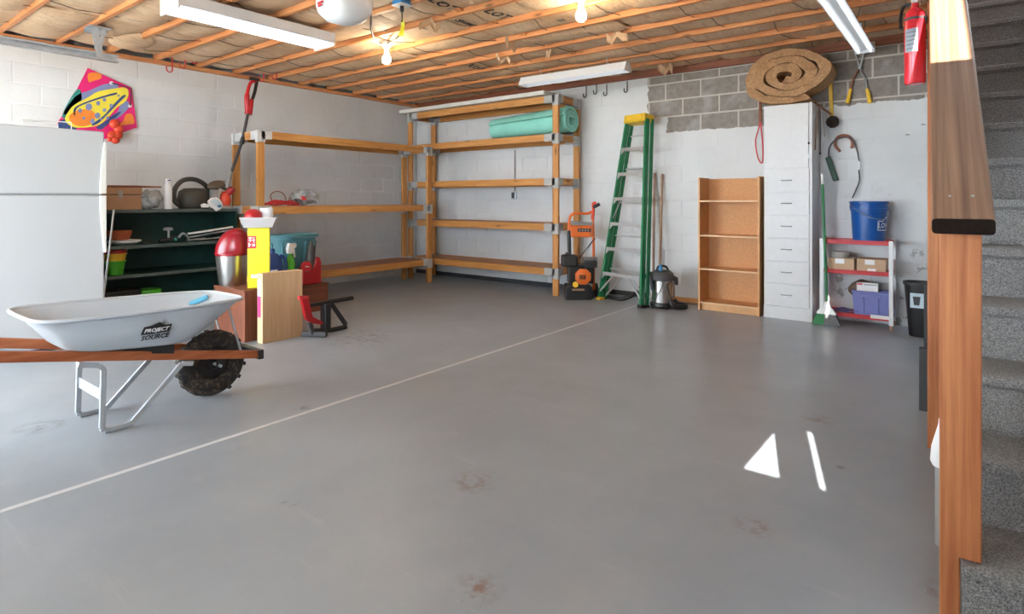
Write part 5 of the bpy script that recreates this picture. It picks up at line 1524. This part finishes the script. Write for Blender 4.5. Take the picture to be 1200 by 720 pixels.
b = MB(cbn); b.box(CX0, CX1-.02, CY0+.0, CY0+.018, 0, cz(360.5)); b.build('plinth', 'melamine', cbn)
b = MB(cbn); b.box(CX1-.024, CX1, CY0, CY0+.018, 0, CH); b.build('face_strip', 'melamine', cbn, bev=.002)

# carpet padding roll on the cabinet
rc_ = thing('padding_roll', 'big oval roll of brown jute padding on top of the white cabinet', 'padding roll', (-1.42, 6.5, CH))
b = MB(rc_); turns = 3.13; n = 150
def sp(t_, off):
    a = t_*turns*2*math.pi; r_ = .042 + .076*a/(2*math.pi) + off
    wob = 1 + .06*math.sin(a*1.7+1) + .035*math.sin(a*3.1)
    fl_ = .90 if math.sin(a-1.9) < 0 else 1.0
    return r_*math.cos(a-1.9)*1.42*wob, r_*math.sin(a-1.9)*1.02*fl_
outer = [sp(i/n, .0345) for i in range(n+1)]; inner = [sp(i/n, -.0345) for i in range(n+1)]
zmin = min(q for _, q in outer); xmn = min(p for p, _ in outer); xmx = max(p for p, _ in outer)
zmx = max(q for _, q in outer)
sxk = .80/(xmx-xmn); szk = .555/(zmx-zmin)
xo = -1.425 - (xmx+xmn)/2*sxk; zo = CH + .003 - zmin*szk
ylist = [6.40, 6.50, 6.62, 6.745]
vs_ = []; fs = []
for yy in ylist:
    for ring_ in (outer, inner):
        for i, (p_, q_) in enumerate(ring_):
            nn = mnoise.noise(Vector((p_*14, q_*14, yy*6)))*.014
            vs_.append((xo+p_*sxk+nn, yy + (mnoise.noise(Vector((p_*9, q_*9, 3)))*.05 if yy < 6.45 else 0), max(CH+.002, zo+q_*szk+nn)))
W_ = n+1
for s_ in range(len(ylist)-1):
    o_ = s_*2*W_; o2 = (s_+1)*2*W_
    for i in range(n):
        fs += [(o_+i, o_+i+1, o2+i+1, o2+i), (o_+W_+i, o2+W_+i, o2+W_+i+1, o_+W_+i+1)]
    fs += [(o_, o2, o2+W_, o_+W_), (o_+n, o_+W_+n, o2+W_+n, o2+n)]
e = (len(ylist)-1)*2*W_
for i in range(n): fs += [(i, W_+i, W_+i+1, i+1), (e+i, e+i+1, e+W_+i+1, e+W_+i)]
b.add(vs_, fs); b.build('rolled_pad', 'jute', rc_, smooth=60)

# red cord hanging left of the cabinet
b = MB(); yq = 6.72
pts = [PY(891, 122, yq), PY(890, 146, yq), PY(885.5, 165, yq), PY(888, 184, yq), PY(893, 191, yq), PY(894, 175, yq), PY(892, 150, yq), PY(890, 135, yq)]
b.tube(smoothpath(pts), .008, 6)
ho = tag(b.build('red_rope', 'redhook', smooth=60), 'loop of thin red rope hanging left of the white cabinet', 'rope')
b = MB(); b.tube([PY(891, 118, yq), PY(891, 143, yq)], .017, 8); b.build('cord_knot', 'rust', ho, smooth=60)
# bungee straps on the cabinet side
for i, (pts, lb, m) in enumerate(((((961,126),(957,142),(952,176)), 'tan strap slanting down the front of the white cabinet', 'tan'), (((961,126),(961.5,150),(961,180)), 'dark bungee cord with hook hanging on the cabinet side', 'dkgrey'), (((961.5,126),(964,140),(966,160)), 'short grey strap hanging behind the bungee cord', 'grey'))):
    P_ = []
    for k, q_ in enumerate(pts):
        v = PX(q_[0], q_[1], CX1+.012) if False else PY(q_[0], q_[1], 6.56)
        v.x = max(v.x, CX1+.0055); P_.append(v)
    b = MB(); b.tube(smoothpath(P_), .0065, 6); o = tag(b.build('tie_strap', m, smooth=60), lb, 'strap', 'straps on the cabinet')
    if i == 1:
        e_ = P_[-1]; b = MB(); b.ball(e_, .012); b.build('ball_end', 'black', o, smooth=60)
        b = MB(); b.tube([e_ + Vector((0, .016*math.cos(a), -.035 + .022*math.sin(a))) for a in [k*.6 for k in range(9)]], .003, 6); b.build('hook', 'galv', o)

# ================================================================== TOOLS ON THE BACK WALL
yw = YB - .03
bs = thing('wall_brush', 'yellow handled brush with round dark bristles hanging head down', 'brush', PY(974, 130, yw))
pa, pb_ = PY(973, 89, yw), PY(974.5, 138, yw)
b = MB(bs); b.beam(pa, pb_, .036, .022, up=(0,1,0)); b.build('handle', 'yellow', bs, bev=.006)
q = PY(975.5, 143, yw-.02); b = MB(bs); b.ball(q, .062, .045, .062, 18, 10); b.v = [v + Vector((mnoise.noise(v*40)*.012, mnoise.noise(v*40+Vector((3,0,0)))*.012, mnoise.noise(v*40+Vector((7,0,0)))*.012)) for v in b.v]; b.build('bristle_head', 'bristle', bs, smooth=70)
pa = PY(951, 118, 6.70); pb_ = PY(974, 134, 6.70)
b = MB(); b.beam(pa, pb_, .03, .02); tag(b.build('flat_stick', 'rust', bev=.003), 'short brown stick poking out between padding roll and brush', 'stick')
# hedge shears
hs = thing('hedge_shears', 'hedge shears with yellow grips hanging open on the grey blocks', 'shears', PY(1007, 80, yw))
pv = PY(1007.5, 80, yw)
for sgn, tip, el, gr in ((1, (1001,58), (1014,92), (1019.5,121)), (-1, (1014,58), (1000,92), (993,121))):
    b = MB(hs); t0 = PY(*tip, yw); b.beam(t0, pv, .012, .035, up=(0,1,0)); b.build('blade', 'galv', hs, bev=.003)
    e_ = PY(*el, yw); g_ = PY(*gr, yw); mid = e_ + (g_-e_)*.42
    b = MB(hs); b.tube([pv, e_, mid], .009, 8); b.build('shank', 'grey' if sgn > 0 else 'rust', hs, smooth=60)
    b = MB(hs); b.tube([mid, g_], [.016,.021], 10); b.build('grip', 'yellow', hs, smooth=60)
b = MB(hs); b.cyl(pv+Vector((0,-.025,0)), pv+Vector((0,.01,0)), .012, n=10); b.build('pivot_bolt', 'galv', hs)
# pruning saw with rope, over an old horseshoe hook
hsx = [PY(a, b_, yw) for a, b_ in ((984.5,178),(979,171),(980,163),(986,159),(994,160),(999,166),(998,174))]
b = MB(); b.tube(smoothpath(hsx), .014, 8, flat=.6)
tag(b.build('iron_hook', 'rust', smooth=60), 'rusty horseshoe shaped hook on the white wall', 'hook')
gw = thing('wire_tool', 'green handled wire tool looped over the rusty wall hook', 'garden tool', PY(975, 198, yw))
p0, p1 = PY(970, 184, yw-.01), PY(979.5, 212, yw-.01)
b = MB(gw); b.beam(p0, p1, .05, .03, up=(0,1,0)); b.build('handle', 'bottlegreen', gw, bev=.010, seg=2)
b = MB(gw); b.tube(smoothpath([PY(a, b_, yw-.012) for a, b_ in ((971,184),(972,173),(978,165),(988,161),(998,163),(1004,175),(1007,189))]), .007, 6); b.build('wire_loop', 'dkgrey', gw, smooth=60)
b = MB(gw); b.tube([PY(1007, 189, yw-.012), PY(1006.5, 199, yw-.012)], .007, 6); b.build('white_tape', 'paper', gw, smooth=60)
b = MB(gw); b.tube(smoothpath([PY(a, b_, yw-.012) for a, b_ in ((1006.5,199),(1007,212),(1003,223),(999,232))]), .007, 6); b.build('lower_wire', 'dkgrey', gw, smooth=60)
for (a, b_, lb) in ((1084.5,146,'dark nail in the white wall beside the handrail'), (1066,158,'small anchor hole plug left of the handrail nail')):
    q = PY(a, b_, YB); b = MB(); b.cyl((q.x, YB, q.z), (q.x-.03, YB-.03, q.z), .004, n=8); tag(b.build('wall_nail', 'blackmetal'), lb, 'nail')

# ================================================================== RED AND WHITE CART
kx0, kx1, ky0, ky1 = PY(963, 300, 6.47).x, PY(1044, 300, 6.47).x, 6.47, 6.765
kt = thing('utility_cart', 'small metal cart with red shelves and white legs under the blue bucket', 'cart', ((kx0+kx1)/2, (ky0+ky1)/2, 0))
def kz(py): return PY(1010, py, ky0).z
KZ = [kz(283), kz(318.5), kz(370)]
for xx in (kx0, kx1):
    for yy in (ky0, ky1):
        w_ = .012 if xx == kx0 else -.012
        b = MB(kt); b.box(xx-.016, xx+.016, yy-.002, yy+.002, .045, KZ[0]+.012); b.box(xx-.018 if xx == kx0 else xx+.014, xx-.014 if xx == kx0 else xx+.018, yy if yy == ky0 else yy-.03, yy+.03 if yy == ky0 else yy, .045, KZ[0]+.012); lg = b.build('leg', 'white', kt)
        b = MB(kt); b.lathe([(0,-.011),(.022,-.011),(.022,.011),(0,.011)], (xx, yy, .022), 14, axis=(1,0,0)); b.build('caster', 'tan', lg, smooth=40)
        for z in KZ:
            if yy == ky0:
                b = MB(kt); b.cyl((xx, yy-.002, z-.01), (xx, yy-.006, z-.01), .005, n=8); b.build('bolt', 'galv', lg)
for z in KZ:
    b = MB(kt); b.box(kx0, kx1, ky0+.004, ky1-.004, z-.004, z); b.box(kx0, kx1, ky0+.004, ky0+.008, z-.032, z+.008); b.box(kx0, kx1, ky1-.008, ky1-.004, z-.032, z+.008)
    b.box(kx0+.002, kx0+.006, ky0+.004, ky1-.004, z-.032, z+.008); b.box(kx1-.006, kx1-.002, ky0+.004, ky1-.004, z-.032, z+.008)
    b.build('shelf_tray', 'redpaint', kt)
# blue bucket
c = Vector((PY(1018, 280, 6.60).x, 6.61, KZ[0]+.001))
bu = thing('bucket', 'blue plastic bucket with white printed house mark on the red cart', 'bucket', c)
BH = PY(1018, 236, 6.60).z - c.z; r0, r1 = .135, .158
b = MB(bu); b.lathe([(0,0),(r0,0),(r1,BH),(r1-.005,BH),(r0-.005,.008),(0,.008)], c, 40); bb = b.build('bucket_wall', 'blue', bu, smooth=40)
for dz in (-.012, -.055, -.08):
    b = MB(bu); rr = r0+(r1-r0)*(BH+dz)/BH; b.lathe([(rr,dz+BH-.010),(rr+.009,dz+BH-.008),(rr+.009,dz+BH+.008),(rr,dz+BH+.010)], c, 40); b.build('rim_band', 'blue', bu, smooth=50)
for s_ in (-1, 1):
    q = c + dr*(s_*(r1+.006)) + Vector((0,0,BH-.04)); b = MB(bu); b.obox(q, (.02,.045,.06), mx); b.build('handle_lug', 'navy', bu, bev=.006)
b = MB(bu); e0 = c - dr*(r1+.01) + Vector((0,0,BH-.05)); pts = []
for i in range(15):
    a = math.pi*i/14; pts.append(c + dr*(-(r1+.012)*math.cos(a)) + df*((r1+.03)*math.sin(a)) + Vector((0,0,BH-.04-.13*math.sin(a))))
b.tube(pts, .003, 6); b.build('bail_wire', 'grey', bu, smooth=60)
angf = math.atan2(df.y, df.x)
def onbucket(u, v, d=.0015):       # u along the wall (metres to the right), v height
    rr = r0+(r1-r0)*v/BH + d; a = angf + u/rr
    return Vector((math.cos(a)*rr, math.sin(a)*rr, v))
vc, uc = BH*.40, .098
def strip(p, q, w=.009):
    b = MB(); n_ = 6; vs_ = []
    dx, dz = q[0]-p[0], q[1]-p[1]; L_ = math.hypot(dx, dz); nx, nz = -dz/L_*w/2, dx/L_*w/2
    for i in range(n_+1):
        t_ = i/n_
        for k in (1, -1): vs_.append(onbucket(p[0]+dx*t_+nx*k, p[1]+dz*t_+nz*k))
    b.add(vs_, [(2*i,2*i+1,2*i+3,2*i+2) for i in range(n_)]); b.build('printed_outline', 'whiteprint', bb)
x0_, x1_, z0_, z1_ = uc-.10, uc+.10, vc-.045, vc+.04
for p_, q_ in (((x0_,z0_),(x1_,z0_)), ((x0_,z0_),(x0_,z1_)), ((x1_,z0_),(x1_,z1_)), ((x0_,z1_),(uc-.05,z1_)), ((uc-.05,z1_),(uc,z1_+.04)), ((uc,z1_+.04),(uc+.05,z1_)), ((uc+.05,z1_),(x1_,z1_))): strip(p_, q_)
lettering('lettering', "LOWE'S", .056, 'whiteprint', bb, lambda p_: onbucket(uc+p_.x, vc-.002+p_.y*1.25, .0018))
# middle shelf
z = KZ[1]+.001
def cbx(px0, px1, py_top, y_f, depth, label, tape):
    xa1, xb1 = PY(px0, 320, y_f).x, PY(px1, 320, y_f).x; h = PY((px0+px1)/2, py_top, y_f).z - z
    t = thing('cardboard_box', label, 'box', ((xa1+xb1)/2, y_f+depth/2, z))
    b = MB(t); b.box(xa1, xb1, y_f, y_f+depth, z, z+h); b.build('carton', 'cardpale', t, bev=.003)
    xm = (xa1+xb1)/2; b = MB(t); b.box(xm-.05, xm+.03, y_f-.002, y_f, z+h*.55, z+h*.95); b.build('paper_label', 'paper', t)
    if tape: b = MB(t); b.box(xm-.03, xm+.04, y_f-.002, y_f, z+.005, z+h*.25); b.build('lower_label', 'paper', t)
    return xm, z+h
xm, zz = cbx(970, 1001, 303, 6.50, .22, 'left cardboard box on the middle shelf of the red cart', False)
cbx(1004, 1038, 304, 6.50, .22, 'right cardboard box on the middle shelf of the red cart', True)
q = PY(985, 299, 6.58); b = MB(); b.lathe([(0,0),(.075,0),(.078,.004),(.078,.055),(.074,.06),(.04,.06),(.04,.052),(0,.052)], (q.x, 6.60, zz+.001), 24)
tag(b.build('round_tin', 'tape', smooth=40), 'round grey tin on the left cardboard box', 'tin')
# bottom shelf
z = KZ[2]+.001
c = Vector((PY(1021.5, 360, 6.58).x, 6.60, z)); hw = .155; hh = PY(1021, 343, 6.50).z - z
lt = thing('storage_tub', 'lilac plastic tub on the bottom shelf of the red cart', 'tub', c)
b = MB(lt); vs_ = []
for (w_, d_, z_) in ((hw-.018,.085,0),(hw,.10,hh),(hw-.005,.095,hh),(hw-.023,.08,.005)):
    vs_ += [(c.x-w_,c.y-d_,c.z+z_),(c.x+w_,c.y-d_,c.z+z_),(c.x+w_,c.y+d_,c.z+z_),(c.x-w_,c.y+d_,c.z+z_)]
fs = [(3,2,1,0)]+[(k*4+i,k*4+(i+1)%4,k*4+4+(i+1)%4,k*4+4+i) for k in range(3) for i in range(4)]+[(12,13,14,15)]
b.add(vs_, fs); b.build('tub_wall', 'lilac', lt)
b = MB(lt); b.tube([(c.x-hw,c.y-.10,z+hh),(c.x+hw,c.y-.10,z+hh),(c.x+hw,c.y+.10,z+hh),(c.x-hw,c.y+.10,z+hh)], .009, 6, closed=True); b.build('tub_rim', 'lilac', lt)
b = MB(lt); b.box(c.x-.085, c.x+.085, c.y-.107, c.y-.094, z+hh-.05, z+hh-.018); b.build('grip', 'lilac', lt, bev=.004)
for s_ in (-1, 1):
    b = MB(lt); b.beam((c.x+s_*.06, c.y-.094, z+.02), (c.x+s_*.062, c.y-.103, z+hh-.05), .008, .012); b.build('rib', 'lilac', lt)
wbx = thing('white_box', 'white paper box with red print sticking out of the lilac tub', 'box', (c.x-.03, 6.58, z+hh*.3))
q0, q1 = PY(1004, 345, 6.57), PY(1029, 333, 6.57)
b = MB(wbx); b.box(q0.x, q1.x, 6.56, 6.63, z+.02, q1.z); b.build('carton', 'paper', wbx, bev=.002)
b = MB(wbx); b.box(q0.x+.005, q0.x+.05, 6.557, 6.56, q1.z-.02, q1.z-.006); b.build('red_print', 'redpaint', wbx)
b = MB(wbx); b.box(q0.x+.06, q1.x-.01, 6.557, 6.56, q1.z-.018, q1.z-.010); b.build('grey_print', 'grey', wbx)
q = PY(1012, 332, 6.66); b = MB(); b.ball((q.x, 6.66, q.z-.06), .14, .035, .09, 14, 8)
b.v = [v + Vector((mnoise.noise(v*16)*.03, 0, mnoise.noise(v*14)*.04)) for v in b.v]
tag(b.build('garden_gloves', 'browncover', smooth=70), 'dark brown crumpled gloves stuffed behind the white paper box', 'gloves')
q = PY(985, 363, 6.55); b = MB(); b.sheet(lambda u, v: (q.x-.10+.26*u, 6.50+.14*v, z+.006+.012*(1+math.sin(u*9+v*4))), 10, 5, (0,0,.006))
tag(b.build('folded_cloth', 'purple', smooth=60), 'purple cloth bundled on the bottom shelf of the red cart', 'cloth')
q = PY(1032, 371, 6.465); b = MB(); b.box(PY(1020,370,6.45).x, PY(1043,370,6.45).x, 6.445, 6.466, KZ[2]-.012, KZ[2]+.02)
tag(b.build('white_strip', 'paper', bev=.002), 'short white strip lying at the front edge of the cart', 'strip')
# broom
bmx = 6.40
br = thing('broom', 'green push broom with white hub leaning beside the white cabinet', 'broom', PZ(968, 380, 0))
fb = PY(969, 356, bmx); ft = PY(963.5, 195, 6.50); ft2 = PY(962.8, 128, 6.54)
b = MB(br); b.tube([fb, PY(964, 216, 6.485)], .012, 10); b.build('handle', 'broomgreen', br, smooth=60)
b = MB(br); b.tube([PY(964, 216, 6.485), PY(963.6, 204, 6.493)], .013, 10); b.build('handle_tip', 'paper', br, smooth=60)
hubp = PY(968.5, 357, bmx)
b = MB(br); wd = .085
b.prism([(hubp.x-.018,hubp.z+.03),(hubp.x+.018,hubp.z+.03),(hubp.x+.03,hubp.z-.015),(hubp.x+wd,hubp.z-.075),(hubp.x+wd,hubp.z-.095),(hubp.x-wd,hubp.z-.095),(hubp.x-wd,hubp.z-.075),(hubp.x-.03,hubp.z-.015)], 'y', bmx-.02, bmx+.02); b.build('hub', 'paper', br, bev=.006)
zb = hubp.z-.095
for (u0, u1, l0, l1, m) in ((-wd, -.012, -.125, -.02, 'broomgreen'), (-.012, wd, -.02, .125, 'bristlegrey')):
    b = MB(br); b.prism([(hubp.x+u0,zb),(hubp.x+u1,zb),(hubp.x+l1,.004),(hubp.x+l0,.004)], 'y', bmx-.035, bmx+.03); b.build('bristles', m, br)
# black waste bin
c = Vector((-.285, 6.40, 0))
wb_ = thing('waste_bin', 'black plastic waste bin with a blue white label beside the stair post', 'bin', c)
b = MB(wb_); b.lathe([(0,0),(.105,0),(.11,.01),(.145,.455),(.155,.46),(.155,.485),(.145,.485),(.138,.46),(.10,.02),(0,.02)], c, 32, 1.0, .8, power=.75); b.build('bin_body', 'black', wb_, smooth=40)
q = PY(1074.5, 354, 6.27); b = MB(wb_); b.box(q.x-.05, q.x+.05, 6.268, 6.272, q.z-.055, q.z+.075); lbl = b.build('paper_label', 'label', wb_)
b = MB(wb_); b.prism([(q.x-.022,q.z-.03),(q.x+.018,q.z-.03),(q.x+.026,q.z+.045),(q.x-.03,q.z+.045)], 'y', 6.266, 6.269); b.build('label_picture', 'dkgrey', lbl)
# board and panels stored under the stairs
b = MB(); q = PY(1084, 350, 6.1); b.box(-.21, -.17, 6.05, 6.10, 0, PY(1085, 338, 6.05).z)
q = PY(1085, 353, 5.6)
b = MB(); b.box(q.x-.012, q.x+.25, 5.6, 5.62, 0, PY(1085, 335, 5.6).z)
tag(b.build('grey_panel', 'dkgrey', bev=.003), 'dark grey panel standing behind the post in front of the waste bin', 'panel')
b = MB(); q = PZ(1080.5, 482, 0); b.box(q.x-.012, q.x+.012, q.y, q.y+.05, 0, PX(1080, 405, q.x).z); 
b = MB(); q = PZ(1080.5, 482, 0); hgt = PY(1081, 408, q.y).z
b.box(q.x-.015, q.x+.30, q.y, q.y+.035, 0, hgt)
tag(b.build('folding_table', 'dkgrey', bev=.004), 'low dark grey board standing on edge under the stairs', 'board')
# white pail half hidden behind the newel post
c = Vector((.155, 2.62, 0))
c = Vector((PZ(1107, 640, 0).x, PZ(1107, 640, 0).y, 0))
wp = thing('white_canister', 'slim white lidded canister mostly hidden behind the newel post', 'canister', c)
dd = (_s*-1*c.x + _c*c.y)
rr = (1107-1097.5)*dd/FPX
b = MB(wp); zl = CAMH - (545-HOR)*dd/FPX; zt_ = CAMH - (492-HOR)*dd/FPX
b.lathe([(0,0),(rr*.93,0),(rr*.97,.01),(rr,zl),(0,zl)], c, 28); b.build('pail_body', 'grey', wp, smooth=40)
b = MB(wp); b.lathe([(0,zl-.005),(rr+.008,zl-.005),(rr+.014,zl+.01),(rr+.010,zl+.06),(rr-.01,zt_-.02),(rr*.6,zt_),(0,zt_+.01)], c, 28); b.build('lid', 'paper', wp, smooth=50)
print('objects', len(bpy.data.objects), 'tris', sum(len(m.polygons) for m in bpy.data.meshes)*2)
